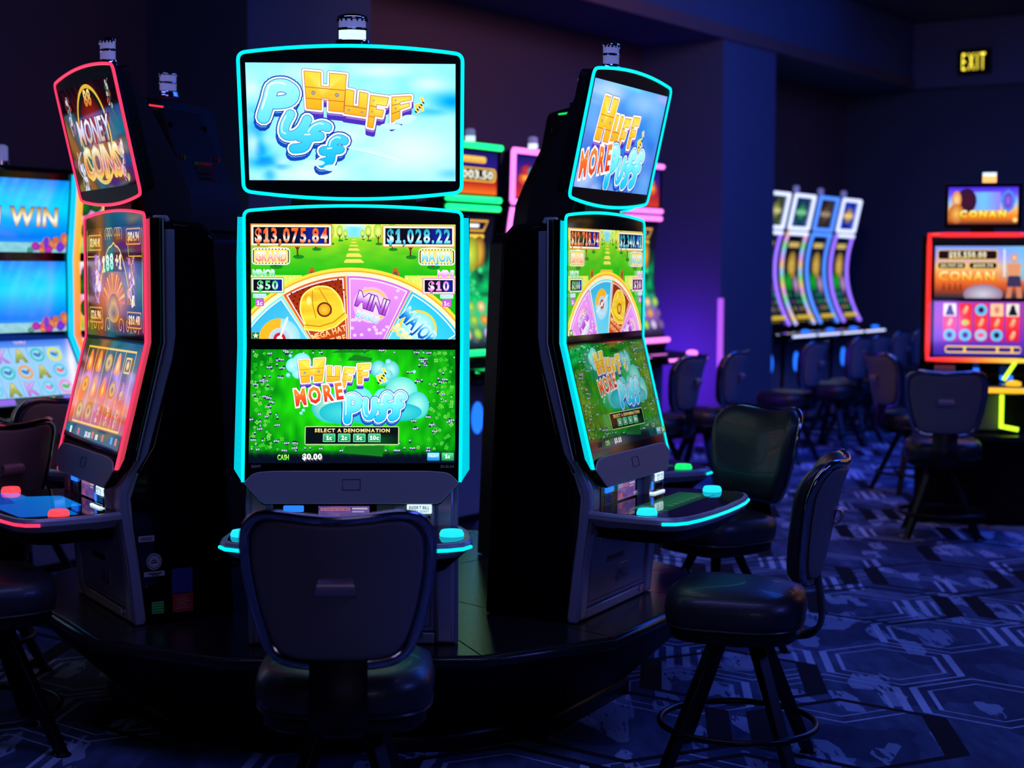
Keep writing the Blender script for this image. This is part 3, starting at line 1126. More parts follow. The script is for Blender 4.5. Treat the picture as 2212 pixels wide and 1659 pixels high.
# ------------------------------------------------------------------ pictures of the farther machines
def art_jackpot_top(number):
    c = Canvas((0, 0, 1000, 1100), 1.1)
    c.fade(0, 0, 1000, 1100, [(24, 22, 90), (34, 26, 130), (60, 20, 90), (190, 40, 30), (255, 120, 30)])
    c.up()
    c.rect(240, 130, 760, 300, (255, 200, 50), 60)
    c.up()
    c.text('GRAND', 500, 260, 92, [(255, 250, 200), (255, 160, 40)], FAT, width=420, out=(170, 80, 10), ow=XFAT)
    c.poly(round_poly([(40, 420), (960, 420), (990, 590), (960, 780), (40, 780), (10, 590)], 60), (250, 190, 60))
    c.up()
    c.poly(round_poly([(80, 460), (920, 460), (950, 590), (920, 740), (80, 740), (50, 590)], 50), (20, 14, 20))
    c.up()
    c.text(number, 500, 700, 200, [(255, 255, 240), (255, 250, 230), (240, 230, 200)], FAT, width=830)
    return c

def art_logo_top(seed=0):
    c = Canvas((0, 0, 1000, 1100), 1.05)
    c.grid(0, 0, 1000, 1100, 20, 22, lambda x, y: mix(ramp([(28, 24, 110), (60, 26, 140), (150, 30, 60), (226, 60, 30)], y / 1100), (255, 60, 60), blob(x, y, [(500, 600, 380, 330, .8)])))
    c.up()
    for k, col in enumerate(((230, 50, 60), (40, 180, 210), (60, 200, 110), (250, 170, 50))):
        c.ell(280 + 150 * k, 380 + 30 * (k % 2), 130, 150, col, mix(col, (20, 20, 60), .4), n=14)
        c.up()
    c.poly(round_poly([(120, 480), (880, 420), (920, 640), (820, 760), (200, 760), (90, 660)], 70), (226, 90, 40))
    c.up()
    c.poly(round_poly([(180, 520), (830, 470), (850, 610), (190, 650)], 40), (255, 170, 70))
    c.up()
    c.ell(540, 720, 170, 70, (240, 250, 235), (150, 220, 190))
    return c

def art_idol_tall(pal):
    """tall curved reel screen: gilded idol over reels"""
    c = Canvas((0, 0, 1000, 1900), 1.5)
    a, b, d = pal
    c.grid(0, 0, 1000, 1900, 16, 30, lambda x, y: mix(ramp([(14, 10, 26), (20, 24, 40), a, b, d, (24, 20, 40)], y / 1900), (8, 8, 20), .5 + .6 * noise.noise((x / 160, y / 160, 3)) if y < 1200 else .1))
    c.up()
    c.poly([(120, 60), (880, 60), (800, 230), (200, 230)], (206, 150, 60))
    c.up()
    c.poly([(160, 90), (840, 90), (770, 200), (230, 200)], (24, 16, 40))
    c.up()
    c.rect(330, 120, 670, 170, (235, 235, 240), 10)
    c.rect(200, 270, 800, 330, (226, 190, 60), 20)
    c.up()
    c.ell(330, 540, 150, 250, (236, 190, 70), (90, 60, 20), n=20)
    c.ell(700, 540, 150, 250, (226, 170, 60), (90, 60, 20), n=20)
    c.up()
    c.ell(510, 560, 200, 260, (190, 206, 60), (120, 120, 30), n=20)
    c.up()
    for k in range(16):
        rr = random.Random(k)
        c.ell(510 + rr.uniform(-170, 170), 980 + rr.uniform(-200, 220), 70, 55, mix(a, (160, 255, 190), rr.random() * .5), mix(a, BLACK, .4), n=9)
        c.up()
    for q in range(3):
        for k in range(4):
            rr = random.Random(q * 7 + k)
            x, y = 170 + 220 * k, 1310 + 190 * q
            col = rr.choice(((236, 206, 150), (160, 210, 80), (206, 190, 235), (226, 160, 70), (120, 90, 160)))
            c.ell(x, y, 88, 82, col, mix(col, BLACK, .35), n=12)
            c.up()
    return c

def art_reels_tall(hue, seed):
    """tall curved screen of the wall row"""
    c = Canvas((0, 0, 1000, 2300), .9)
    c.grid(0, 0, 1000, 2300, 14, 30, lambda x, y: mix(mix((10, 14, 30), hue, .35 + .5 * noise.noise((x / 220, y / 220, seed))), (6, 8, 16), .4 if y < 500 else 0))
    c.up()
    c.rect(180, 120, 820, 260, (220, 190, 110), 30)
    c.up()
    c.ell(520, 780, 250, 400, (236, 200, 80), (150, 110, 40), n=22)
    c.up()
    c.ell(500, 850, 150, 170, (190, 150, 70), (230, 190, 90), n=16)
    c.up()
    c.ell(280, 1250, 220, 280, (20, 190, 40), (10, 110, 30), n=16)
    c.ell(720, 1320, 170, 260, (206, 170, 215), (130, 90, 140), n=16)
    c.up()
    for k in range(12):
        rr = random.Random(k + seed)
        x, y = 200 + 200 * (k % 4), 1620 + 190 * (k // 4)
        c.ell(x, y, 85, 75, rr.choice((hue, (30, 170, 150), (40, 200, 60), (200, 160, 70), (120, 70, 150))), (14, 40, 40), n=10)
        c.up()
    c.rect(40, 2190, 960, 2290, (226, 190, 60), 10)
    return c

def art_row_top(cols, seed):
    c = Canvas((0, 0, 1000, 700), .9)
    c.grid(0, 0, 1000, 700, 14, 10, lambda x, y: mix(cols[0], cols[1], .5 + noise.noise((x / 260, y / 260, seed))))
    c.up()
    c.ell(520, 350, 270, 230, cols[2], mix(cols[2], cols[0], .7), n=22)
    c.up()
    c.rect(200, 300, 800, 420, mix(cols[2], WHITE, .3), 40)
    return c

def art_barbarian_top():
    c = Canvas((0, 0, 1600, 900), 1.1)
    c.fade(0, 0, 1600, 900, [(70, 40, 226), (110, 90, 250), (150, 200, 255), (255, 190, 90), (255, 130, 40), (40, 20, 40)])
    c.up()
    c.grid(480, 120, 1200, 560, 10, 8, lambda x, y: mix((110, 200, 255), (150, 130, 250), abs(x - 800) / 420))
    c.up()
    c.ell(420, 330, 230, 300, (70, 22, 40), (50, 20, 60), n=20)
    c.up()
    c.ell(190, 300, 110, 210, (255, 220, 150), (220, 130, 60), n=20)
    c.ell(190, 640, 180, 240, (250, 190, 90), (190, 90, 40), n=20)
    c.up()
    c.ell(1370, 330, 170, 280, (90, 220, 250), (80, 110, 240), n=8)
    c.up()
    c.ell(1370, 330, 110, 200, (150, 110, 240), (90, 60, 190), n=8)
    c.up()
    c.text('CONAN', 800, 720, 150, [(255, 255, 190), (255, 230, 70), (255, 190, 30)], XFAT, width=1050, track=.34, out=(130, 30, 20), ow=HUGE)
    c.ell(1540, 790, 60, 60, (255, 250, 190), (255, 180, 60))
    return c

def art_barbarian_mid():
    c = Canvas((0, 0, 1600, 900), 1.1)
    def bg(x, y):
        col = ramp([(120, 160, 250), (180, 150, 245), (255, 190, 130), (255, 130, 50), (200, 80, 40), (40, 40, 60)], y / 900)
        return mix(col, (110, 200, 255), max(0, (x - 1000) / 700) * (y < 600))
    c.grid(0, 0, 1600, 900, 24, 16, bg)
    c.up()
    for x in (160, 260, 360, 450):
        c.poly([(x - 50, 800), (x, 620), (x + 50, 800)], (150, 60, 30))
    c.up()
    def plate(x0, y0, x1, y1, t, w):
        c.rect(x0, y0, x1, y1, (250, 206, 80), 50)
        c.up()
        c.rect(x0 + 16, y0 + 16, x1 - 16, y1 - 16, (30, 14, 26), 40)
        c.up()
        c.text(t, (x0 + x1) / 2, y1 - 42, (y1 - y0) - 84, [(255, 255, 235), (255, 226, 150)], FAT, width=w, track=.2)
        c.up()
    plate(40, 60, 1080, 240, '$15,150.00', 640)
    plate(40, 270, 540, 400, '$3,757.21', 380)
    plate(580, 270, 1080, 400, '$519.73', 330)
    c.text('CONAN', 550, 590, 150, [(255, 255, 200), (255, 216, 90), (255, 150, 40)], FAT, width=960, track=.2, out=(170, 50, 40), ow=XFAT)
    c.up()
    c.ell(840, 830, 340, 170, (206, 206, 225), (150, 120, 150), n=22)
    c.up()
    # generic standing warrior shape
    c.line([(1190, 60), (1200, 520)], 26, (240, 240, 250))
    c.up()
    c.ell(1360, 200, 60, 75, (255, 214, 170), (206, 130, 90), n=14)
    c.poly(round_poly([(1230, 300), (1480, 290), (1450, 520), (1280, 520)], 40), (226, 150, 110))
    c.up()
    c.poly(round_poly([(1260, 510), (1470, 510), (1500, 700), (1240, 700)], 30), (60, 50, 90))
    c.poly([(1260, 700), (1340, 700), (1320, 890), (1230, 890)], (206, 130, 100))
    c.poly([(1400, 700), (1490, 700), (1510, 890), (1420, 890)], (206, 130, 100))
    return c

def art_barbarian_reels():
    c = Canvas((0, 0, 1600, 900), 1.1)
    c.fade(0, 0, 1600, 900, [(150, 70, 190), (170, 60, 170), (120, 50, 190), (50, 40, 170)])
    c.up()
    for k in range(5):
        x = 160 + 270 * k
        c.grid(x, 30, x + 230, 660, 1, 4, lambda xx, y: ramp([(250, 40, 60), (255, 60, 70), (220, 20, 60)], (y - 30) / 630))
    c.up()
    kinds = [[3, 1, 2], [0, 4, 2], [2, 0, 5], [6, 1, 2], [3, 1, 0]]
    for k in range(5):
        for q in range(3):
            x, y = 275 + 270 * k, 140 + 210 * q
            t = kinds[k][q]
            if t == 2:
                c.ell(x, y, 105, 100, (110, 220, 255), (90, 190, 250), n=20)
                c.up()
                c.ell(x, y, 52, 52, (24, 16, 40), (70, 40, 90), n=16)
            elif t == 3:
                c.rect(x - 110, y - 105, x + 110, y + 105, (245, 235, 225), 18)
                c.up()
                c.poly(round_poly([(x - 80, y + 90), (x - 40, y - 20), (x - 20, y - 85), (x + 30, y - 85), (x + 45, y - 10), (x + 90, y + 90)], 20), (24, 20, 40))
            elif t == 6:
                c.rect(x - 110, y - 105, x + 110, y + 105, (255, 206, 160), 18)
                c.up()
                c.ell(x, y, 60, 80, (190, 90, 90), (255, 190, 150), n=14)
            elif t == 4:
                c.ell(x, y, 70, 50, (120, 230, 80), (255, 190, 60), n=14)
            elif t == 5:
                c.ell(x, y, 105, 100, (250, 210, 230), (110, 200, 250), n=20)
                c.up()
                c.ell(x, y, 60, 40, (250, 120, 70), (226, 90, 160), n=14)
            else:
                c.ell(x, y + 10, 46, 80, (255, 206, 150), (255, 90, 80), n=14, rot=.5)
                c.up()
                c.ell(x + 20, y - 40, 34, 34, (255, 240, 190), (255, 120, 90), n=12)
            c.up()
    c.rect(200, 740, 1500, 860, (250, 206, 110), 50)
    c.up()
    for x0, x1 in ((220, 520), (560, 1080), (1120, 1330), (1370, 1490)):
        c.rect(x0, 765, x1, 835, (60, 30, 130), 26)
    return c

def reef(c, y0, s=1.0):
    rr = random.Random(int(y0))
    for k in range(22):
        x = 1600 - abs(rr.gauss(0, 300)) * s
        col = rr.choice(((230, 60, 200), (255, 110, 40), (120, 60, 220), (255, 150, 60), (200, 50, 170), (60, 170, 120)))
        h = (x - 900) / 700 * 190 + 40
        c.ell(x, y0 - rr.uniform(0, max(20, h)), rr.uniform(40, 80), rr.uniform(35, 70), col, mix(col, (40, 30, 140), .3), n=11)
        c.up()

def art_reef(txt=None):
    c = Canvas((0, 0, 1600, 900), 1.05)
    def bg(x, y):
        col = ramp([(0, 130, 250), (0, 190, 255), (0, 215, 255), (0, 170, 255), (0, 120, 245), (120, 200, 235)], y / 900)
        return mix(col, (110, 240, 255), max(0, .5 * noise.noise(((x + y * .5) / 90, y / 420, 6))) * (y < 500))
    c.grid(0, 0, 1600, 900, 40, 24, bg)
    c.up()
    c.grid(0, 780, 1600, 900, 20, 3, lambda x, y: mix((150, 220, 235), (120, 190, 200), noise.noise((x / 60, y / 30, 2)) + .5))
    c.up()
    reef(c, 890)
    if txt:
        c.text(txt, 860, 570, 215, [(150, 120, 30), (235, 225, 160), (255, 255, 235), (190, 170, 70)], FAT, width=1130, track=.2, out=(80, 60, 210), ow=XFAT)
    return c

def art_reef_reels():
    c = Canvas((0, 0, 1600, 900), 1.0)
    c.fade(0, 0, 1600, 900, [(60, 120, 240), (150, 210, 255), (140, 200, 255), (110, 170, 240)])
    c.up()
    for k in range(5):
        c.rect(60 + 275 * k, 100, 318 + 275 * k, 800, (160, 212, 255), 10)
    c.up()
    G = [(236, 226, 130), (130, 150, 50)]
    cell = {(4, 0): 'fishy', (3, 0): 'fish', (2, 0): 'A', (4, 1): 'girl', (3, 1): 'A', (2, 1): 'dolph', (4, 2): 'pink', (3, 2): 'shell', (2, 2): 'K', (1, 2): 'A', (1, 0): 'K', (0, 1): 'A', (1, 1): 'fish', (0, 0): 'dolph', (0, 2): 'shell'}
    for (k, q), t in cell.items():
        x, y = 189 + 275 * k, 215 + 235 * q
        if t in 'AK':
            c.text(t, x, y + 85, 165, G if t == 'A' else [(215, 190, 250), (190, 120, 226)], FAT, out=(120, 130, 60) if t == 'A' else (150, 110, 200), ow=XFAT)
        else:
            col = {'fishy': (226, 226, 60), 'fish': (30, 190, 200), 'girl': (60, 190, 240), 'dolph': (240, 150, 50), 'pink': (240, 120, 200), 'shell': (90, 200, 240)}[t]
            c.ell(x, y, 115, 100, col, mix(col, WHITE, .2), n=20)
            c.up()
            c.ell(x, y, 80, 66, (206, 240, 255), (150, 215, 250), n=18)
            c.up()
            c.ell(x - 10, y, 55, 28, {'girl': (236, 120, 110), 'pink': (90, 190, 60), 'shell': (230, 130, 210)}.get(t, (60, 130, 210)), n=14, rot=.4)
            c.ell(x + 45, y - 14, 20, 26, mix(col, (20, 40, 120), .3), n=10)
        c.up()
    c.rect(0, 800, 1600, 900, (60, 70, 80))
    c.up()
    for x0, x1 in ((0, 420), (1180, 1600)):
        c.rect(x0, 812, x1, 892, (150, 110, 240), 10)
    c.text('1000', 960, 880, 54, (250, 240, 60), FAT)
    c.text('WIN', 800, 76, 60, [(230, 220, 250), (120, 110, 210)], FAT)
    return c

def art_garden(seed):
    """pine garden picture, warm sky"""
    c = Canvas((0, 0, 1600, 900), 1.1)
    c.grid(0, 0, 1600, 900, 30, 18, lambda x, y: mix(ramp([(250, 240, 230), (190, 150, 250), (236, 130, 190), (255, 180, 60), (120, 190, 60)], y / 900), (240, 245, 255), max(0, noise.noise((x / 160, y / 120, seed)))))
    c.up()
    for k in range(16):
        rr = random.Random(k + seed)
        x, y = rr.choice((rr.uniform(0, 420), rr.uniform(1300, 1600))), rr.uniform(100, 880)
        c.ell(x, y, 110, 120, (30, 110, 30), (10, 60, 30), n=11)
        c.up()
    for x, col in ((600, (230, 200, 60)), (800, (250, 240, 120)), (1000, (230, 190, 60)), (1200, (250, 220, 90)), (420, (235, 210, 90))):
        c.line([(x - 60, 300), (x - 60, 470)], 50, (120, 90, 30), rnd=False)
        c.line([(x - 90, 300), (x + 90, 300)], 46, (120, 90, 30), rnd=False)
        c.up()
        c.line([(x - 64, 296), (x - 64, 460)], 36, col, rnd=False)
        c.line([(x - 88, 296), (x + 84, 296)], 34, col, rnd=False)
        c.up()
    c.ell(760, 690, 230, 160, (255, 150, 50), (250, 190, 120))
    c.ell(1130, 660, 150, 150, (170, 130, 250), (220, 190, 255))
    c.ell(380, 690, 140, 120, (240, 240, 255), (110, 170, 250))
    return c
# ------------------------------------------------------------------ the room
U = Vector((0.5593, 0.8290, 0))       # along the left wall, away from the viewer
N = Vector((0.8290, -0.5593, 0))      # out of that wall into the room
B0 = Vector((2.06, 15.9, 0))          # a point on the beam face
SOFFIT, CEIL = 4.0, 4.8
def un(t, n, z):
    p = B0 + U * t + N * n
    return (p.x, p.y, z)
def un_box(mb, t0, t1, n0, n1, z0, z1, m=0):
    vs = [un(t, n, z) for z in (z0, z1) for n in (n0, n1) for t in (t0, t1)]
    mb.add(vs, [(0, 2, 3, 1), (4, 5, 7, 6), (0, 1, 5, 4), (2, 6, 7, 3), (0, 4, 6, 2), (1, 3, 7, 5)], m)
    return mb

def carpet_material():
    m = bpy.data.materials.new('patterned_carpet')
    m.use_nodes = True
    nt = m.node_tree
    L = nt.links
    b = nt.nodes['Principled BSDF']
    b.inputs['Roughness'].default_value = 0.95
    b.inputs['Specular IOR Level'].default_value = 0.15
    tc = nt.nodes.new('ShaderNodeTexCoord')
    def math_(op, a, bb=None, c=None):
        n = nt.nodes.new('ShaderNodeMath')
        n.operation = op
        for i, v in enumerate((a, bb, c)):
            if v is None:
                continue
            if isinstance(v, (int, float)):
                n.inputs[i].default_value = v
            else:
                L.new(v, n.inputs[i])
        return n.outputs[0]
    def vec_(op, a, bb=None, c=None):
        n = nt.nodes.new('ShaderNodeVectorMath')
        n.operation = op
        for i, v in enumerate((a, bb, c)):
            if v is None:
                continue
            if isinstance(v, tuple):
                n.inputs[i].default_value = v
            else:
                L.new(v, n.inputs[i])
        return n
    def mixc(fac, a, bb):
        n = nt.nodes.new('ShaderNodeMix')
        n.data_type = 'RGBA'
        if isinstance(fac, (int, float)):
            n.inputs[0].default_value = fac
        else:
            L.new(fac, n.inputs[0])
        for i, v in ((6, a), (7, bb)):
            if isinstance(v, tuple):
                n.inputs[i].default_value = (*v, 1)
            else:
                L.new(v, n.inputs[i])
        return n.outputs[2]
    def noise_(vec, scale, detail=2, stretch=(1, 1, 1)):
        mp = nt.nodes.new('ShaderNodeMapping')
        mp.inputs['Scale'].default_value = stretch
        L.new(vec, mp.inputs[0])
        n = nt.nodes.new('ShaderNodeTexNoise')
        n.inputs['Scale'].default_value = scale
        n.inputs['Detail'].default_value = detail
        L.new(mp.outputs[0], n.inputs['Vector'])
        return n.outputs['Fac']
    def hexes(size, off, rot):
        mp = nt.nodes.new('ShaderNodeMapping')
        mp.inputs['Location'].default_value = off
        mp.inputs['Rotation'].default_value = (0, 0, rot)
        mp.inputs['Scale'].default_value = (1 / size[0], 1 / size[1], 0)
        L.new(tc.outputs['Object'], mp.inputs[0])
        p = mp.outputs[0]
        h = (0.5, 0.8660254, 0.5)
        mh = (-0.5, -0.8660254, -0.5)
        a = vec_('WRAP', p, h, mh).outputs[0]
        q = vec_('SUBTRACT', p, h).outputs[0]
        c = vec_('WRAP', q, h, mh).outputs[0]
        # keep z out of it
        z0 = (1, 1, 0)
        a = vec_('MULTIPLY', a, z0).outputs[0]
        c = vec_('MULTIPLY', c, z0).outputs[0]
        la = vec_('LENGTH', a).outputs['Value']
        lc = vec_('LENGTH', c).outputs['Value']
        pick = math_('LESS_THAN', lc, la)
        mx = nt.nodes.new('ShaderNodeMix')
        mx.data_type = 'VECTOR'
        L.new(pick, mx.inputs[0])
        L.new(a, mx.inputs[4])
        L.new(c, mx.inputs[5])
        g = mx.outputs[1]
        idv = vec_('SUBTRACT', p, g).outputs[0]
        sn = vec_('SNAP', vec_('ADD', idv, (0.05, 0.05, 0)).outputs[0], (0.25, 0.25, 1)).outputs[0]
        wn = nt.nodes.new('ShaderNodeTexWhiteNoise')
        L.new(sn, wn.inputs['Vector'])
        ab = vec_('ABSOLUTE', g).outputs[0]
        sp = nt.nodes.new('ShaderNodeSeparateXYZ')
        L.new(ab, sp.inputs[0])
        x, y = sp.outputs[0], sp.outputs[1]
        d2 = math_('ADD', math_('MULTIPLY', x, 0.5), math_('MULTIPLY', y, 0.8660254))
        return x, d2, wn.outputs['Value'], wn.outputs['Color']
    def band(v, lo, hi):
        return math_('MULTIPLY', math_('GREATER_THAN', v, lo), math_('LESS_THAN', v, hi))
    def ring(x, d2, tx, ty, outer):
        """hexagon ring, thicker on the two flat sides"""
        inside = math_('MULTIPLY', math_('LESS_THAN', x, outer), math_('LESS_THAN', d2, outer))
        hole = math_('MULTIPLY', math_('LESS_THAN', x, outer - tx), math_('LESS_THAN', d2, outer - ty))
        return math_('SUBTRACT', inside, hole)
    obj = tc.outputs['Object']
    n1 = noise_(obj, 2.2, 4, (2.2, .6, 1))
    n2 = noise_(obj, 9.0, 3, (1.6, .5, 1))
    n3 = noise_(obj, 90, 2)
    base = mixc(math_('MULTIPLY', n2, n1), (0.010, 0.018, 0.06), (0.24, 0.40, 0.74))
    # pale brushed patches
    def blocks(scale, stretch, off):
        mp = nt.nodes.new('ShaderNodeMapping')
        mp.inputs['Scale'].default_value = stretch
        mp.inputs['Location'].default_value = off
        mp.inputs['Rotation'].default_value = (0, 0, .10)
        L.new(obj, mp.inputs[0])
        v = nt.nodes.new('ShaderNodeTexVoronoi')
        v.distance = 'CHEBYCHEV'
        v.voronoi_dimensions = '2D'
        v.inputs['Scale'].default_value = scale
        v.inputs['Randomness'].default_value = .8
        L.new(mp.outputs[0], v.inputs['Vector'])
        sp = nt.nodes.new('ShaderNodeSeparateColor')
        L.new(v.outputs['Color'], sp.inputs[0])
        return sp.outputs[0], sp.outputs[1]
    b1, b1g = blocks(3.4, (1.5, .8, 1), (0, 0, 0))
    b2, b2g = blocks(6.5, (1.7, .6, 1), (3.1, 1.7, 0))
    base = mixc(math_('MULTIPLY', math_('GREATER_THAN', b1, .62), .55), base, (0.015, 0.03, 0.09))
    brush = math_('GREATER_THAN', noise_(obj, 16, 3, (2.2, .35, 1)), .42)
    pale = math_('MULTIPLY', math_('GREATER_THAN', b2, .86), brush)
    base = mixc(math_('MULTIPLY', pale, 0.62), base, (0.45, 0.62, 0.92))
    pale = math_('MULTIPLY', math_('MULTIPLY', math_('LESS_THAN', b1, .10), brush), .5)
    base = mixc(pale, base, (0.45, 0.62, 0.92))
    # thin pale hexagons
    x, d2, r, rc = hexes((.62, .70), (.31, .17, 0), .10)
    thin = math_('ADD', ring(x, d2, .055, .020, .47), ring(x, d2, .03, .014, .36))
    thin = math_('MULTIPLY', thin, math_('GREATER_THAN', r, 0.42))
    base = mixc(math_('MULTIPLY', thin, math_('MULTIPLY', n1, 1.7)), base, (0.55, 0.72, 0.98))
    # bold dark hexagons
    x, d2, r, rc = hexes((.84, .92), (0.12, .36, 0), .10)
    dark = math_('MULTIPLY', ring(x, d2, .11, .042, .46), math_('GREATER_THAN', r, 0.34))
    base = mixc(dark, base, (0.008, 0.008, 0.014))
    base = mixc(math_('MULTIPLY', n3, 0.35), base, (0.03, 0.03, 0.05))
    L.new(base, b.inputs['Base Color'])
    bp = nt.nodes.new('ShaderNodeBump')
    bp.inputs['Strength'].default_value = 0.4
    bp.inputs['Distance'].default_value = 0.004
    L.new(noise_(obj, 240, 2), bp.inputs['Height'])
    L.new(bp.outputs['Normal'], b.inputs['Normal'])
    return m
M['carpet'] = carpet_material()

mb = MB()
mb.box(-16, 24, -6, 30, -0.1, 0)
struct('floor', mb, 'carpet')
mb = MB()
un_box(mb, -22, 5.4, -0.95, 22, CEIL, CEIL + .15)
struct('ceiling', mb, 'ceiling_paint')
mb = MB()
un_box(mb, -22, 5.5, -1.15, -0.92, 0, CEIL)
struct('wall_left', mb, 'wall_brown')
mb = MB()
un_box(mb, 5.35, 5.6, -1.15, 16, 0, CEIL)
struct('wall_back', mb, 'wall_blue')
mb = MB()
un_box(mb, -22, 5.25, -0.92, 0, SOFFIT, CEIL)
struct('trim_1', mb, 'beam_paint')['label'] = 'painted ceiling beam along the left wall, lit blue'
mb = MB()
un_box(mb, 5.22, 5.35, -0.92, 16, SOFFIT, CEIL)
struct('trim_2', mb, 'beam_paint')['label'] = 'painted soffit over the back wall'
mb = MB()
un_box(mb, -22, 5.24, -.01, .018, SOFFIT - .002, SOFFIT + .13)
struct('trim_4', mb, 'wall_brown')['label'] = 'plain band along the lower edge of the beam'
for i, (t0, t1) in enumerate(((-6.70, -5.46), (0.0, 1.21))):
    mb = MB()
    un_box(mb, t0, t1, -0.92, -0.004, 0, SOFFIT)
    struct('pillar_%d' % (i + 1), mb, 'beam_paint')
mb = MB()
un_box(mb, 3.35, 3.55, 1.2, 4.2, CEIL - .02, CEIL)
struct('trim_3', mb, 'blue_led')['label'] = 'glowing blue strip let into the ceiling'

# wall lamp strip beside the second pillar
mb = MB()
p = Vector(un(-.06, .03, 0))
mb.tube([(p.x, p.y, .62), (p.x, p.y, 1.46)], .028, 10)
o = part('wall_light', mb, 'wall_bar', None)
tag(o, 'upright pink-violet light strip on the edge of the bare pillar', 'light strip')

# exit sign on the back soffit
e = Vector((5.622, 19.781, 0))
ex = thing('exit_sign', 'small black sign with glowing yellow EXIT letters on back soffit', 'sign', (e.x, e.y, 4.28), math.atan2(N.y, N.x))
mb = MB()
mb.box(-.20, .20, -.06, .0, -.15, .15)
part('sign_box', mb, 'black_satin', ex, bevel=.008)
cx, s_ = 0, .20 / CAP
tot = sum(GX[ch][1] - GX[ch][0] for ch in 'EXIT') + 3 * .26
kx = .285 / tot
mb = MB()
for ch in 'EXIT':
    a, b_ = GX[ch]
    gv, gf = GL[(ch, THIN)]
    mb.add([((x - a + cx) * kx - .1425, -.0615, y * s_ - .10) for x, y in gv], gf)
    cx += b_ - a + .26
part('exit_letters', mb, 'exit_glow', ex, label='glowing yellow letters reading EXIT')

# ------------------------------------------------------------------ the twelve-sided platform of the middle machines
POD = Vector((-0.584, 6.68, 0))
PLAT = 0.419
ANG = {'C': 1.66, 'R': 63.08, 'L': -59.03, 'RR': 122.3, 'RL': -118.4}
def pod_ring(r, z, n=6, half=18.6):
    out = []
    for k in range(6):
        c = 1.9 + 60 * k
        for s in (-half, half):
            a = R(c + s)
            out.append((POD.x + r * math.sin(a), POD.y - r * math.cos(a), z))
    return out

def platform_material():
    m = mat('sparkle_black_laminate', (0.016, 0.016, 0.018), 0.14, spec=0.5)
    nt = m.node_tree
    b = nt.nodes['Principled BSDF']
    tc = nt.nodes.new('ShaderNodeTexCoord')
    nz = nt.nodes.new('ShaderNodeTexNoise')
    nz.inputs['Scale'].default_value = 260
    bp = nt.nodes.new('ShaderNodeBump')
    bp.inputs['Strength'].default_value = 0.35
    bp.inputs['Distance'].default_value = 0.0016
    nt.links.new(tc.outputs['Object'], nz.inputs['Vector'])
    nt.links.new(nz.outputs['Fac'], bp.inputs['Height'])
    nt.links.new(bp.outputs['Normal'], b.inputs['Normal'])
    return m
M['platform'] = platform_material()
pl = thing('machine_platform', 'raised black twelve-sided platform carrying the ring of cyan and pink machines', 'platform', (POD.x, POD.y, 0))
def rel(r):
    return [(p[0] - POD.x, p[1] - POD.y, p[2]) for p in r]
mb = MB()
mb.loft([rel(pod_ring(1.375, PLAT - .012)), rel(pod_ring(1.375, PLAT))])
part('deck_top', mb, 'platform', pl)
mb = MB()
for k in range(12):
    p, q = rel(pod_ring(1.385, PLAT + .0006))[k], rel(pod_ring(0.5, PLAT + .0006))[k]
    d = (Vector(p) - Vector(q)).normalized()
    w_ = Vector((-d.y, d.x, 0)) * .0022
    mb.add([Vector(p) + w_, Vector(p) - w_, Vector(q) - w_, Vector(q) + w_], [(0, 1, 2, 3)])
part('tile_joint', mb, 'black_matte', pl)
mb = MB()
prof = [(1.365, PLAT - .004), (1.385, PLAT + .002), (1.402, PLAT - .004), (1.412, PLAT - .018), (1.408, PLAT - .034), (1.392, PLAT - .044), (1.36, PLAT - .046)]
mb.loft([rel(pod_ring(r, z)) for r, z in prof], caps=False)
part('edge_trim', mb, 'platform', pl, smooth=60)
mb = MB()
mb.loft([rel(pod_ring(1.375, PLAT - .046)), rel(pod_ring(1.345, PLAT - .10)), rel(pod_ring(1.06, .05))], caps=True)
part('kick_panel', mb, 'black_satin', pl)
mb = MB()
prof = [(1.05, .075), (1.075, .068), (1.085, .05), (1.085, .0), (1.05, .0)]
mb.loft([rel(pod_ring(r, z)) for r, z in prof], caps=False)
part('base_trim', mb, 'chair_metal', pl, smooth=60)

# ------------------------------------------------------------------ the curved-top double-screen machine
TL_, TT = R(14.2), R(12.37)
SW, SH = 0.708, 0.398
BEND = 1.038
def FP(x, s, lift=0.0):
    if s >= 0:
        return (x, -lift, BEND + s)
    q = -s
    return (x, -q * math.sin(TL_) - lift * math.cos(TL_), BEND - q * math.cos(TL_) + lift * math.sin(TL_))
def TP(x, s, lift=0.0):
    """top display plane, s from the picture's lower edge"""
    return (x, -.0195 - s * math.sin(TT) - lift * math.cos(TT), 1.6115 + s * math.cos(TT) - lift * math.sin(TT))
map_up = lambda u, v, l: (((u - .5) * SW), -l, 1.0645 + v * SH)
map_lo = lambda u, v, l: FP((u - .5) * SW, -.0105 - (1 - v) * SH, l)
map_top = lambda u, v, l: TP((u - .5) * SW, v * SH, l)

def face_outline(n=14):
    pts = [(-.372, -.474), (-.3765, -.002), (-.3765, .002)]
    top = [(-.3765, .4685)]
    arch = [(-.3765 + .753 * i / n, .4685 + .019 * (1 - (2 * i / n - 1) ** 2)) for i in range(n + 1)]
    rp = round_poly([(-.3765, .30), *arch, (.3765, .30)], [0] + [.022] + [0.003] * (n - 1) + [.022] + [0], 5)
    rp = [p for p in rp]
    return pts + rp + [(.3765, .002), (.3765, -.002), (.372, -.474)]

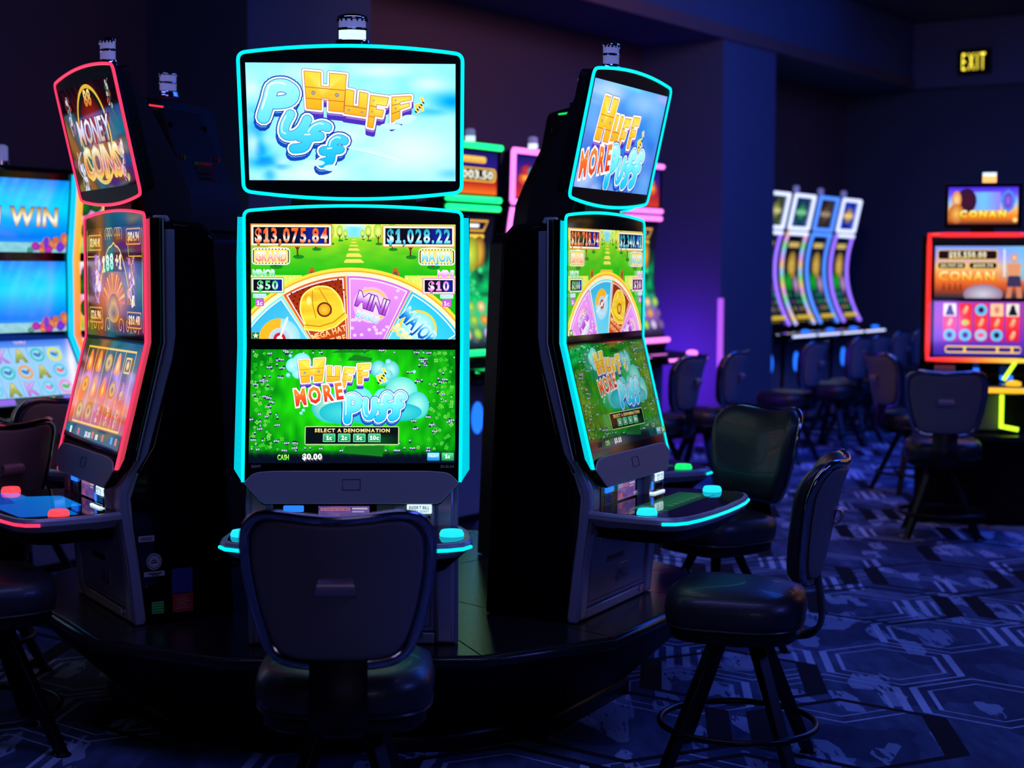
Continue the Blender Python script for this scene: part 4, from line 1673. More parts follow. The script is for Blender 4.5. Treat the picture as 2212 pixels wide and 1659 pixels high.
def top_outline(n=14):
    up_ = [(-.378 + .756 * i / n, .430 + .026 * (1 - (2 * i / n - 1) ** 2)) for i in range(n + 1)]
    lo_ = [(.375 - .75 * i / n, -.038 - .026 * (1 - (2 * i / n - 1) ** 2)) for i in range(n + 1)]
    P = up_ + lo_
    rr = [.028] + [.003] * (n - 1) + [.028] + [.028] + [.003] * (n - 1) + [.028]
    return round_poly(P, rr, 5)

def oval(cx, cy, rx, ry, n=20):
    return [(cx + rx * math.cos(2 * PI * k / n), cy + ry * math.sin(2 * PI * k / n)) for k in range(n)]

def lamp_tower(root, z, y, lit=False):
    """two-tier oval signal lamp with chrome rings"""
    def ov(k, zz):
        return [(px, py, zz) for px, py in oval(0, y, .0475 * k, .0275 * k, 28)]
    mb = MB()
    mb.loft([ov(1.32, z), ov(1.32, z + .006), ov(1.22, z + .012), ov(1.2, z + .022), ov(1.05, z + .026)])
    t = part('lamp_tower', mb, 'chrome', root, label='chrome two-tier signal lamp')
    mb = MB()
    mb.loft([ov(.98, z + .025), ov(.98, z + .057)])
    part('lower_lens', mb, 'lamp_white' if lit else 'clear_lens_glow', t)
    mb = MB()
    mb.loft([ov(1.03, z + .056), ov(1.08, z + .058), ov(1.08, z + .063), ov(1.03, z + .065)])
    part('chrome_ring', mb, 'chrome', t)
    mb = MB()
    mb.loft([ov(.98, z + .064), ov(.98, z + .094)])
    part('upper_lens', mb, 'clear_lens_glow', t)
    mb = MB()
    mb.loft([ov(1.05, z + .093), ov(1.1, z + .096), ov(1.1, z + .101), ov(1.0, z + .106), ov(.6, z + .112), ov(.2, z + .114)])
    part('lamp_cap', mb, 'chrome', t)
    mb = MB()
    for k in range(9):
        a = PI + PI * k / 8
        mb.box(.05 * math.cos(a) - .003, .05 * math.cos(a) + .003, y + .029 * math.sin(a) - .003, y + .029 * math.sin(a) + .003, z + .086, z + .096)
    part('chrome_stud', mb, 'chrome', t)

def side_pts(off):
    """contour of the cabinet's front side column (y, z), shifted back by off"""
    return [(.082 + off, 1.45), (.082 + off, 1.06), (.070 + off, .98), (-.028 + off, .63), (-.068 + off, .57), (-.100 + off * .9, .50), (-.104 + off * .9, .45),
            (-.092 + off, .36), (-.070 + off, .22), (-.050 + off, .0)]

def slot_cabinet(label, key, led, side, arts, button, back_led, group, stickers=False, lit=False):
    a = R(ANG[key])
    if key in MXY:
        x, y = MXY[key]
    else:
        x, y = POD.x + 1.062 * math.sin(a), POD.y - 1.062 * math.cos(a)
    rt = thing('slot_machine', label, 'slot machine', (x, y, PLAT + .003), a, group)
    # cabinet
    mb = MB()
    mb.prism([(.055, 1.455), (.10, 1.485), (.23, 1.475), (.275, 1.43), (.34, .0), (-.03, .0), (-.045, .36), (-.02, .42), (-.04, .56), (.05, 1.0)], 'x', -.350, .350)
    body = part('cabinet_body', mb, 'black_satin', rt, bevel=.008)
    for s in (-1, 1):
        mb = MB()
        mb.prism([(.112, 1.47), (.215, 1.462), (.262, 1.42), (.318, .004), (-.006, .004), (-.03, .22), (-.05, .36), (-.058, .47), (-.02, .58), (.03, .66), (.112, .98)], 'x', s * .350, s * .357)
        part('side_panel', mb, 'black_gloss', rt, bevel=.003)
        mb = MB()
        A, Bk = side_pts(0), side_pts(.034)
        mb.prism(A + Bk[::-1], 'x', s * .348, s * .366)
        part('side_band', mb, 'steel_blue', rt, bevel=.004, label='blue-grey band down the cabinet side')
        # rounded glossy front column
        mb = MB()
        rings = []
        for ss in (.452, .30, .15, 0, -.2, -.35, -.44):
            _, y0, z0 = FP(0, ss)
            rings.append([(s * q[0], y0 + q[1], z0) for q in ((.345, .008), (.398, .0125), (.4035, .028), (.398, .066), (.372, .082), (.345, .084))])
        mb.loft(rings)
        part('front_column', mb, 'black_gloss', rt, bevel=.0)
        mb = MB()
        mb.tube([(s * .399, FP(0, q)[1] + .060, FP(0, q)[2]) for q in (.455, 0, -.44)], .0035, 6)
        part('chrome_bead', mb, 'silver', rt)
        # light guide
        mb = MB()
        rows = [(.448, .400), (.30, .404), (.15, .404), (0.002, .404), (-.2, .404), (-.43, .404), (-.474, .376)]
        inner = [(s * .3745, FP(0, q)[1] + .001, FP(0, q)[2]) for q, _ in rows]
        outer = [(s * xo, FP(0, q)[1] + .006, FP(0, q)[2]) for q, xo in rows]
        back = [(s * (xo - .006), FP(0, q)[1] + .012, FP(0, q)[2]) for q, xo in rows]
        mb.loft([[i, o, b_] for i, o, b_ in zip(inner, outer, back)])
        for k in range(40):
            q = .43 - .85 * k / 39
            _, y0, z0 = FP(0, q)
            mb.box(s * .390 - .0022, s * .390 + .0022, y0 + .001, y0 + .0065, z0 - .003, z0 + .003)
        part('light_guide', mb, side, rt)
    mb = MB()
    mb.prism([(.03, 1.50), (.085, 1.50), (.095, 1.478), (.03, 1.470)], 'x', -.384, .384)
    part('top_cap', mb, 'silver', rt, bevel=.006)
    # black glass face
    ol = face_outline()
    mb = MB()
    for lo, hi in ((None, 0.0), (0.0, None)):
        pts = [p for p in ol if (p[1] <= 0 if hi == 0.0 else p[1] >= 0)]
        if hi == 0.0:
            pts = [(-.3765, 0), (-.372, -.474), (.372, -.474), (.3765, 0)]
        else:
            pts = [(-.3765, 0)] + [p for p in ol if p[1] > .001] + [(.3765, 0)]
        tr = tessellate_polygon([[Vector((*p, 0)) for p in pts]])
        mb.add([FP(*p) for p in pts], [tuple(t) for t in tr])
    L_ = [(-.3765, 0)] + [p for p in ol if p[1] > .001] + [(.3765, 0), (.372, -.474), (-.372, -.474)]
    f = [FP(*p) for p in L_]
    g = [(p[0], p[1] + .04, p[2]) for p in f]
    n_ = len(f)
    mb.add(f + g, [(i, (i + 1) % n_, n_ + (i + 1) % n_, n_ + i) for i in range(n_)])
    part('face_glass', mb, 'black_gloss', rt, smooth=20)
    mb = MB()
    mb.box(-.36, .36, -.0035, .002, BEND - .004, BEND + .004)
    part('hinge_line', mb, 'black_satin', rt)
    mb = MB()
    mb.tube([FP(p[0], p[1], .001) for p in ol], .0058, 8)
    part('light_trim', mb, led, rt)
    arts[1].build('upper_screen', rt, map_up)
    arts[2].build('lower_screen', rt, map_lo)
    if lit:
        for txt, xl in (('21097', -.345), ('10.31.04', .305)):
            mb = MB()
            cx = 0
            for ch in txt:
                g0, g1 = GX[ch]
                gv, gf = GL[(ch, MID)]
                k_ = .0085 / CAP
                mb.add([FP(xl + (vx - g0 + cx) * k_, -.424 + vy * k_, .0008) for vx, vy in gv], gf)
                cx += g1 - g0 + .09
            part('bezel_number', mb, 'sticker_white', rt)
    # top display
    ot = top_outline()
    mb = MB()
    n_ = len(ot)
    cxm, czm = 0, .2
    rings = [[TP(p[0], p[1], 0) for p in ot], [TP(p[0], p[1], -.012) for p in ot],
             [TP(p[0] * .955, czm + (p[1] - czm) * .95, -.030) for p in ot], [TP(p[0] * .955, czm + (p[1] - czm) * .95, -.062) for p in ot]]
    mb.loft(rings)
    td = part('top_display', mb, 'black_satin', rt, smooth=20)
    mb = MB()
    mb.tube([TP(p[0], p[1], .001) for p in ot], .0062, 8, closed=True)
    part('top_light_trim', mb, led, td)
    arts[0].build('top_screen', td, map_top)
    # rear housing and neck
    mb = MB()
    def sec(hw, y0, y1, z):
        return [(-hw, y0, z), (hw, y0, z), (hw * .86, y1, z), (-hw * .86, y1, z)]
    mb.loft([sec(.24, .06, .25, 1.47), sec(.20, .03, .25, 1.60), sec(.185, .015, .21, 1.70), sec(.165, .0, .13, 1.86), sec(.15, -.03, .06, 2.0)])
    nk = part('rear_housing', mb, 'black_matte', rt, bevel=.006)
    mb = MB()
    for k in range(4):
        z = 1.70 + .022 * k
        y1 = .2105 - (z - 1.70) * .5
        mb.box(-.06, .06, y1 - .006, y1 + .004, z - .006, z + .006)
    part('vent_slot', mb, 'black_gloss', nk)
    mb = MB()
    for s in (-1, 1):
        for z, y1 in ((1.79, .168), (1.93, .10)):
            mb.lathe([(.011, z - .011), (.011, z + .011)], 10, s * .115, y1 - .004)
    part('rear_knob', mb, 'black_gloss', nk)
    mb = MB()
    mb.box(.07, .17, .012, .020, 2.012, 2.018)
    part('rear_glow', mb, back_led, td)
    mb = MB()
    mb.prism([(.02, 1.455), (.09, 1.455), (.075, 1.62), (.015, 1.62)], 'x', -.17, .17)
    part('display_neck', mb, 'black_satin', rt, bevel=.004)
    lamp_tower(rt, 2.066, -.012, lit)
    # belly panel under the lower screen
    bp = [(-.366, -.478), (-.335, -.444), (-.265, -.438), (.265, -.438), (.335, -.444), (.366, -.478), (.300, -.548), (-.300, -.548)]
    bp = round_poly(bp, [.004, .03, .03, .03, .03, .004, .012, .012], 4)
    mb = MB()
    mb.loft([[FP(p[0], p[1], .004) for p in bp], [FP(p[0] * .992, -.49 + (p[1] + .49) * .97, .010) for p in bp]])
    bo = part('belly_panel', mb, 'grey_panel', rt, smooth=25)
    mb = MB()
    mb.tube([FP(p[0], p[1], .008) for p in bp], .0022, 6, closed=True)
    part('belly_edge', mb, 'silver', bo)
    mb = MB()
    em = [FP(p[0], p[1], .0105) for p in ((-.030, -.466), (.030, -.466), (.030, -.502), (-.030, -.502))]
    mb.tube(em, .0011, 4, closed=True)
    part('panel_emblem', mb, 'black_satin', bo)
    mb = MB()
    c0 = [(-.372, -.474), (.372, -.474), (.303, -.552), (-.303, -.552)]
    mb.loft([[FP(p[0], p[1], .003) for p in c0], [(p[0] * .98, FP(0, p[1])[1] + .09, FP(0, p[1])[2] + .02) for p in c0]])
    part('belly_shell', mb, 'black_satin', rt, bevel=.003)
    # lower cabinet: side columns and door
    for s in (-1, 1):
        mb = MB()
        A, Bk = side_pts(-.004)[4:], [(.03, .57), (.03, .0)]
        mb.prism(A + Bk[::-1], 'x', s * .285, s * .352)
        part('lower_column', mb, 'silver', rt, bevel=.012)
    mb = MB()
    mb.prism([(-.074, .36), (-.052, .045), (.0, .045), (.0, .36)], 'x', -.284, .284)
    dr = part('lower_door', mb, 'steel_blue', rt, bevel=.005)
    mb = MB()
    mb.prism([(-.056, .04), (-.050, .0), (.0, .0), (.0, .04)], 'x', -.284, .284)
    part('toe_panel', mb, 'silver', rt, bevel=.006)
    dp = lambda z, l: -.074 + (.36 - z) * .0698 - l
    mb = MB()
    for (x0, x1) in ((-.270, .270),):
        for z0, z1 in ((.062, .064), (.338, .340)):
            mb.add([(x0, dp(z0, .0012), z0), (x1, dp(z0, .0012), z0), (x1, dp(z1, .0012), z1), (x0, dp(z1, .0012), z1)], [(0, 1, 2, 3)])
    for x0 in (-.270, .268):
        mb.add([(x0, dp(.062, .0012), .062), (x0 + .002, dp(.062, .0012), .062), (x0 + .002, dp(.34, .0012), .34), (x0, dp(.34, .0012), .34)], [(0, 1, 2, 3)])
    part('door_seam', mb, 'black_matte', dr)
    mb = MB()
    for k in range(5):
        x0 = -.115 + k * .033
        mb.box(x0, x0 + .028, dp(.205, .002), dp(.205, -.003), .192, .214)
    part('coin_slot', mb, 'black_gloss', dr)
    mb = MB()
    mb.box(-.010, .100, dp(.135, .004), dp(.135, -.004), .100, .168)
    vp = part('vent_plate', mb, 'steel_blue', dr, bevel=.003)
    mb = MB()
    for k in range(5):
        mb.box(.048, .092, dp(.135, .0055), dp(.135, .0035), .110 + k * .0115, .116 + k * .0115)
    for k in range(3):
        mb.box(.0 + .014 * k, .010 + .014 * k, dp(.135, .0055), dp(.135, .0035), .112 + .012 * (k % 2), .150)
    part('vent_hole', mb, 'black_gloss', vp)
    mb = MB()
    for x0, z0 in ((-.215, .300), (-.185, .305), (.235, .030)):
        mb.add([(x0 + .011 * math.cos(2 * PI * k / 12), dp(z0, yy), z0 + .011 * math.sin(2 * PI * k / 12)) for yy in (-.002, .010) for k in range(12)],
               [(k, (k + 1) % 12, 12 + (k + 1) % 12, 12 + k) for k in range(12)] + [tuple(range(12, 24))])
    part('door_lock', mb, 'chrome', dr)
    # console between belly and deck
    mb = MB()
    mb.box(-.286, .286, -.10, -.03, .40, .56)
    cn = part('console', mb, 'steel_blue', rt, bevel=.004)
    mb = MB()
    mb.box(-.270, .085, -.1025, -.099, .425, .502)
    ds = part('reader_window', mb, 'black_gloss', cn, bevel=.003)
    rd = Canvas((0, 0, 1000, 420), .55)
    rd.grid(0, 0, 1000, 420, 12, 6, lambda x, y: mix((170, 120, 200), (90, 70, 170), .5 + noise.noise((x / 300, y / 120, 3))))
    rd.up()
    rd.rect(40, 40, 620, 110, (230, 150, 190))
    rd.rect(660, 40, 960, 80, (235, 230, 250))
    rd.rect(660, 110, 900, 150, (200, 190, 240))
    rd.rect(120, 250, 260, 360, (240, 90, 100))
    rd.rect(420, 190, 900, 330, (120, 90, 180))
    rd.up()
    rd.text('FOR THOSE WHO WANT MORE', 330, 98, 44, (120, 30, 60), MID, width=540)
    rd.build('reader_screen', ds, lambda u, v, l: (-.115 + u * .175, -.1032 - l, .432 + v * .062))
    mb = MB()
    mb.box(-.235, -.165, -.112, -.099, .474, .496)
    part('status_lamp', mb, 'blue_led', cn, bevel=.004)
    mb = MB()
    mb.box(-.235, -.165, -.1042, -.101, .430, .468)
    nt_ = part('notice_label', mb, 'sticker_white', cn)
    mb = MB()
    for k in range(4):
        mb.box(-.228, -.172 - .012 * (k % 2), -.1048, -.104, .436 + .008 * k, .4395 + .008 * k)
    part('notice_print', mb, 'sticker_ink', nt_)
    mb = MB()
    mb.prism([(-.10, .415), (-.128, .425), (-.135, .50), (-.10, .515)], 'x', .145, .285)
    ba = part('bill_acceptor', mb, 'silver', rt, bevel=.006)
    mb = MB()
    mb.box(.190, .275, -.1385, -.13, .472, .505)
    bs = part('bill_sign', mb, 'white_sign', ba, bevel=.004, label='lit white plate reading INSERT BILL')
    mb = MB()
    cx = 0
    for word, zz, hh, ww in (('INSERT BILL', .488, .011, .070), ('INSERT TICKET', .477, .007, .066)):
        tot = sum((GX[c][1] - GX[c][0] + .08) if c != ' ' else .3 for c in word)
        cx = 0
        for ch in word:
            if ch == ' ':
                cx += .3
                continue
            g0, g1 = GX[ch]
            gv, gf = GL[(ch, MID)]
            mb.add([(.2325 - ww / 2 + (vx - g0 + cx) / tot * ww, -.1390, zz + vy / CAP * hh) for vx, vy in gv], gf)
            cx += g1 - g0 + .08
    part('sign_print', mb, 'sticker_ink', bs)
    mb = MB()
    mb.box(.196, .270, -.1355, -.125, .430, .466)
    part('bill_slot', mb, 'black_gloss', ba, bevel=.003)
    mb = MB()
    mb.box(.158, .176, -.1345, -.13, .442, .474)
    part('key_lamp', mb, 'blue_led', ba, bevel=.003)
    # button deck
    half = [(.335, -.085), (.378, -.10), (.405, -.20), (.414, -.34), (.408, -.40), (.385, -.445), (.335, -.473), (.24, -.492), (.12, -.502), (0, -.505)]
    dk = half + [(-x_, y_) for x_, y_ in half[-2::-1]]
    def dring(k, z, dy=0):
        return [(px * k, -.29 + (py + .29) * k + dy, z) for px, py in dk]
    mb = MB()
    mb.loft([dring(.80, .325, .03), dring(.93, .375), dring(.985, .394), dring(1.0, .400), dring(1.0, .416), dring(.985, .4235), dring(.955, .425)])
    de = part('button_deck', mb, 'silver', rt, smooth=30)
    mb = MB()
    mb.loft([dring(.945, .4240), dring(.94, .4262)])
    part('deck_glass', mb, 'black_gloss', de)
    mb = MB()
    mb.loft([dring(.79, .318, .03), dring(.925, .373)])
    part('deck_underside', mb, 'black_satin', de)
    mb = MB()
    fr = [p for p in dk if p[1] < -.37]
    mb.tube([(px * 1.002, -.29 + (py + .29) * 1.003, .4035) for px, py in fr], .0062, 8)
    part('deck_light', mb, led, de)
    mb = MB()
    mb.box(.150, .262, -.150, -.095, .4255, .4335)
    ts = part('ticket_sign', mb, 'white_sign', de, bevel=.003)
    mb = MB()
    mb.box(.158, .254, -.1402, -.1302, .4336, .4341)
    mb.box(.175, .237, -.1202, -.1102, .4336, .4341)
    part('ticket_print', mb, 'sticker_ink', ts)
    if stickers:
        dd = Canvas((0, 0, 1000, 480), .55)  # blue reflection of the neighbouring screens, painted as glowing shapes on the deck
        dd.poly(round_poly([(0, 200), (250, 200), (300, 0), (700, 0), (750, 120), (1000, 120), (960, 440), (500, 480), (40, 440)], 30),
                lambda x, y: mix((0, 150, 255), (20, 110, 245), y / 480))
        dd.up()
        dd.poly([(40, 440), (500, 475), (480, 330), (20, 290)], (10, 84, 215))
        dd.build('deck_display_or_reflection', de, lambda u, v, l: (-.36 + u * .72, -.475 + v * .30, .4266 + l))
    else:
        dd = Canvas((0, 0, 1000, 240), .25)
        dd.fade(0, 0, 1000, 240, [(30, 120, 70), (40, 170, 70), (20, 90, 60)])
        dd.up()
        dd.rect(40, 20, 200, 80, (90, 190, 200), 10)
        for k in range(6):
            dd.rect(260 + 110 * k, 150, 330 + 110 * k, 190, (90, 190, 90), 6)
        dd.build('deck_display_or_reflection', de, lambda u, v, l: (-.26 + u * .52, -.36 + v * .15, .4266 + l))
    for s in (-1, 1):
        mb = MB()
        mb.lathe([(.040, .425), (.041, .433), (.036, .444), (.034, .446), (.030, .443), (.0, .444)], 28, s * .345, -.318, 1, .92)
        part('play_button', mb, button, de, smooth=50)
    if stickers:
        def yz(n, y0, z0, y1, z1, mt, par=None, th=.0008, lay=0):
            mb = MB()
            mb.box(.357, .357 + th + lay, y0, y1, z0, z1)
            return part(n, mb, mt, par or rt)
        b1 = yz('barcode_label', -.032, .306, .028, .328, 'sticker_white')
        mb = MB()
        for k in range(11):
            mb.box(.3578, .3584, -.024 + .0042 * k, -.0218 + .0042 * k, .310, .322)
        part('barcode_print', mb, 'sticker_ink', b1)
        mb = MB()
        mb.add([(.357 + dx, .026 + .029 * math.cos(2 * PI * k / 28), .230 + .031 * math.sin(2 * PI * k / 28)) for dx in (0, .001) for k in range(28)],
               [(k, (k + 1) % 28, 28 + (k + 1) % 28, 28 + k) for k in range(28)] + [tuple(range(28, 56))])
        sl = part('round_seal', mb, 'sticker_white', rt)
        mb = MB()
        for k in range(18):
            aa = 2 * PI * k / 18
            y_, z_ = .026 + .0235 * math.cos(aa), .230 + .025 * math.sin(aa)
            mb.box(.358, .3586, y_ - .0024, y_ + .0024, z_ - .0024, z_ + .0024)
        mb.box(.358, .3586, .014, .038, .224, .229)
        mb.box(.358, .3586, .017, .035, .233, .237)
        part('seal_print', mb, 'sticker_ink', sl)
        b2 = yz('serial_label', -.013, .175, .066, .193, 'sticker_white')
        mb = MB()
        mb.box(.3578, .3584, .002, .055, .184, .188)
        mb.box(.3578, .3584, .015, .045, .178, .181)
        part('serial_print', mb, 'sticker_ink', b2)
        mt = yz('meter_window', -.010, .020, .068, .146, 'black_gloss', th=.004)
        mb = MB()
        for y_, z_ in ((-.006, .026), (.064, .026), (-.006, .140), (.064, .140)):
            mb.box(.361, .3625, y_ - .003, y_ + .003, z_ - .003, z_ + .003)
        part('window_screw', mb, 'chrome', mt)
        gr = yz('meter_card', .014, .036, .060, .080, 'sticker_green', mt, th=.0046)
        mb = MB()
        for k in range(4):
            mb.box(.3617, .3622, .014, .060, .042 + .010 * k, .0436 + .010 * k)
        part('card_rule', mb, 'sticker_ink', gr)
        yz('blue_sticker', .093, .104, .172, .196, 'sticker_blue', th=.0012)
        rs = yz('red_sticker', .095, .032, .174, .101, 'sticker_red', th=.0012)
        mb = MB()
        for k in range(6):
            mb.box(.3583, .3588, .106 + .006 * (k % 2), .164 - .008 * (k % 3), .046 + .008 * k, .0475 + .008 * k)
        part('sticker_print', mb, 'sticker_white', rs)
    return rt

MXY = {'C': (-.5521, 5.5884), 'R': (.3633, 6.2220), 'L': (-1.5222, 6.1496)}
# ------------------------------------------------------------------ casino stool (player looks along local +y)
def make_stool():
    rt = thing('casino_stool', '', 'stool')
    half = [(0, .676), (.12, .678), (.180, .705), (.214, .78), (.238, .88), (.250, .97), (.246, 1.045), (.215, 1.086), (.165, 1.097), (.085, 1.090), (0, 1.085)]
    ol = half + [(-x, z) for x, z in half[-2:0:-1]]
    ol = [q[:2] for q in smooth_path([(*q, 0) for q in ol], 4, True)]
    n = len(ol)
    cz = .89
    Y0 = -.255
    def bp(x, z, d):
        """d: towards the player; back leans and wraps"""
        return (x, Y0 - (z - .68) * .20 + d + 1.1 * x * x - .25 * max(0, z - .98) ** 1.2, z)
    def ringk(k, d):
        return [bp(x * k, cz + (z - cz) * k, d) for x, z in ol]
    mb = MB()
    mb.loft([ringk(.985, .0), ringk(1.0, .012), ringk(.985, .032), ringk(.93, .050), ringk(.80, .060), ringk(.45, .064), ringk(.12, .064)])
    part('backrest', mb, 'leather', rt, smooth=80)
    mb = MB()
    mb.loft([ringk(.12, -.026), ringk(.5, -.026), ringk(.84, -.024), ringk(.90, -.020), ringk(.915, -.012), ringk(.93, .002)])
    bs = part('back_shell', mb, 'chair_shell', rt, smooth=80)
    mb = MB()
    mb.tube(ringk(.905, -.017), .0032, 6, closed=True)
    part('piping', mb, 'leather', bs)
    mb = MB()
    mb.tube(ringk(.97, -.006), .0165, 10, closed=True, flat=(.012, .019))
    part('rim', mb, 'chair_rim', rt, smooth=80)
    mb = MB()
    w0, w1 = .044, .054
    q = []
    for zz, d, ww in ((.925, -.026, w0), (.921, -.046, w0 + .002), (.905, -.056, w1 - .004), (.885, -.055, w1), (.876, -.046, w1), (.874, -.028, w1)):
        q.append([bp(-ww, zz, d), bp(ww, zz, d), bp(ww * .96, zz - .003, d + .008), bp(-ww * .96, zz - .003, d + .008)])
    mb.loft(q)
    part('handle', mb, 'handle_metal', bs, smooth=60, label='metal pull handle on the rear of the backrest')
    # seat
    def sq(hx, hy, z, e=3.2, m=40, sag=0):
        o = []
        for k in range(m):
            a = 2 * PI * k / m
            ca, sa = math.cos(a), math.sin(a)
            x = hx * math.copysign(abs(ca) ** (2 / e), ca)
            y = hy * math.copysign(abs(sa) ** (2 / e), sa)
            o.append((x, y + .01, z + sag * (y / hy)))
        return o
    mb = MB()
    mb.loft([sq(.215, .205, .508), sq(.238, .228, .515), sq(.248, .238, .545), sq(.250, .240, .58), sq(.240, .230, .618, sag=.004), sq(.20, .19, .640, sag=.006), sq(.10, .10, .650, 2.4, sag=.003), sq(.02, .02, .651, 2)])
    st = part('seat', mb, 'leather', rt, smooth=80)
    mb = MB()
    mb.tube(sq(.243, .233, .522), .004, 6, closed=True)
    part('seat_piping', mb, 'leather', st)
    mb = MB()
    mb.loft([sq(.222, .215, .472), sq(.230, .222, .478), sq(.230, .222, .508)])
    part('seat_pan', mb, 'chair_metal', rt, smooth=40)
    mb = MB()
    path = smooth_path([(0, -.14, .482), (0, -.215, .480), (0, -.268, .500), (0, -.285, .56), (0, -.270, .66), (0, -.262, .76)], 5)
    mb.tube(path, .01, 8, flat=(.078, .011))
    part('back_bracket', mb, 'chair_metal', rt, smooth=50)
    mb = MB()
    mb.lathe([(.13, .474), (.13, .462), (.10, .455), (.10, .440), (.0, .438)], 28)
    part('swivel_plate', mb, 'chair_metal', rt)
    for k in range(4):
        a = PI / 4 + PI / 2 * k
        t, s = Vector((math.cos(a), math.sin(a), 0)), Vector((-math.sin(a), math.cos(a), 0))
        mb = MB()
        rings = []
        for z, r, hw in ((.455, .095, .0225), (.012, .312, .0195)):
            c = t * r
            rings.append([tuple(c + t * u * hw + s * v * hw + Vector((0, 0, z))) for u, v in ((-1, -1), (1, -1), (1, 1), (-1, 1))])
        mb.loft(rings)
        lg = part('leg', mb, 'chair_metal', rt, bevel=.004)
        mb = MB()
        c = t * .318
        mb.lathe([(.030, 0), (.030, .006), (.020, .014)], 14, c.x, c.y)
        part('foot', mb, 'chair_metal', lg)
    mb = MB()
    mb.tube([(.272 * math.cos(2 * PI * k / 48), .272 * math.sin(2 * PI * k / 48), .155) for k in range(48)], .0115, 10, closed=True)
    part('foot_ring', mb, 'chair_metal', rt, smooth=60)
    return rt

STOOL0 = make_stool()
_st = [0]
def stool(x, y, face, label, group=None):
    """face: heading of the player, degrees from +y towards -x"""
    o = STOOL0 if _st[0] == 0 else copy_tree(STOOL0)
    _st[0] += 1
    o.location = (x, y, 0)
    o.rotation_euler = (0, 0, R(face))
    o['label'] = label
    if group:
        o['group'] = group
    return o

# ------------------------------------------------------------------ coloured light strips whose colour runs along them
def strip(name, mb, parent, colfn, gain=1.0):
    me = mb.mesh(name, 'screen', 60)
    at = me.color_attributes.new('Col', 'FLOAT_COLOR', 'CORNER')
    cols = []
    for lp in me.loops:
        c = srgb(colfn(*me.vertices[lp.vertex_index].co))
        cols += [*(q * gain for q in c), 1.0]
    at.data.foreach_set('color', cols)
    return link(name, me, parent)

def simple_lamp(rt, x, y, z, m, r=.035):
    mb = MB()
    mb.lathe([(r * 1.25, z), (r * 1.25, z + .02), (r, z + .024)], 16, x, y)
    t = part('lamp_tower', mb, 'chrome', rt)
    mb = MB()
    mb.lathe([(r, z + .02), (r, z + .06)], 16, x, y)
    part('lower_lens', mb, m, t)
    mb = MB()
    mb.lathe([(r, z + .06), (r, z + .10), (r * .6, z + .11)], 16, x, y)
    part('upper_lens', mb, 'clear_lens_glow', t)

# ------------------------------------------------------------------ tall machine with a bowed reel screen
BOW = {'row': (.45, .50, .22), 'bank': (.25, .34, .03)}

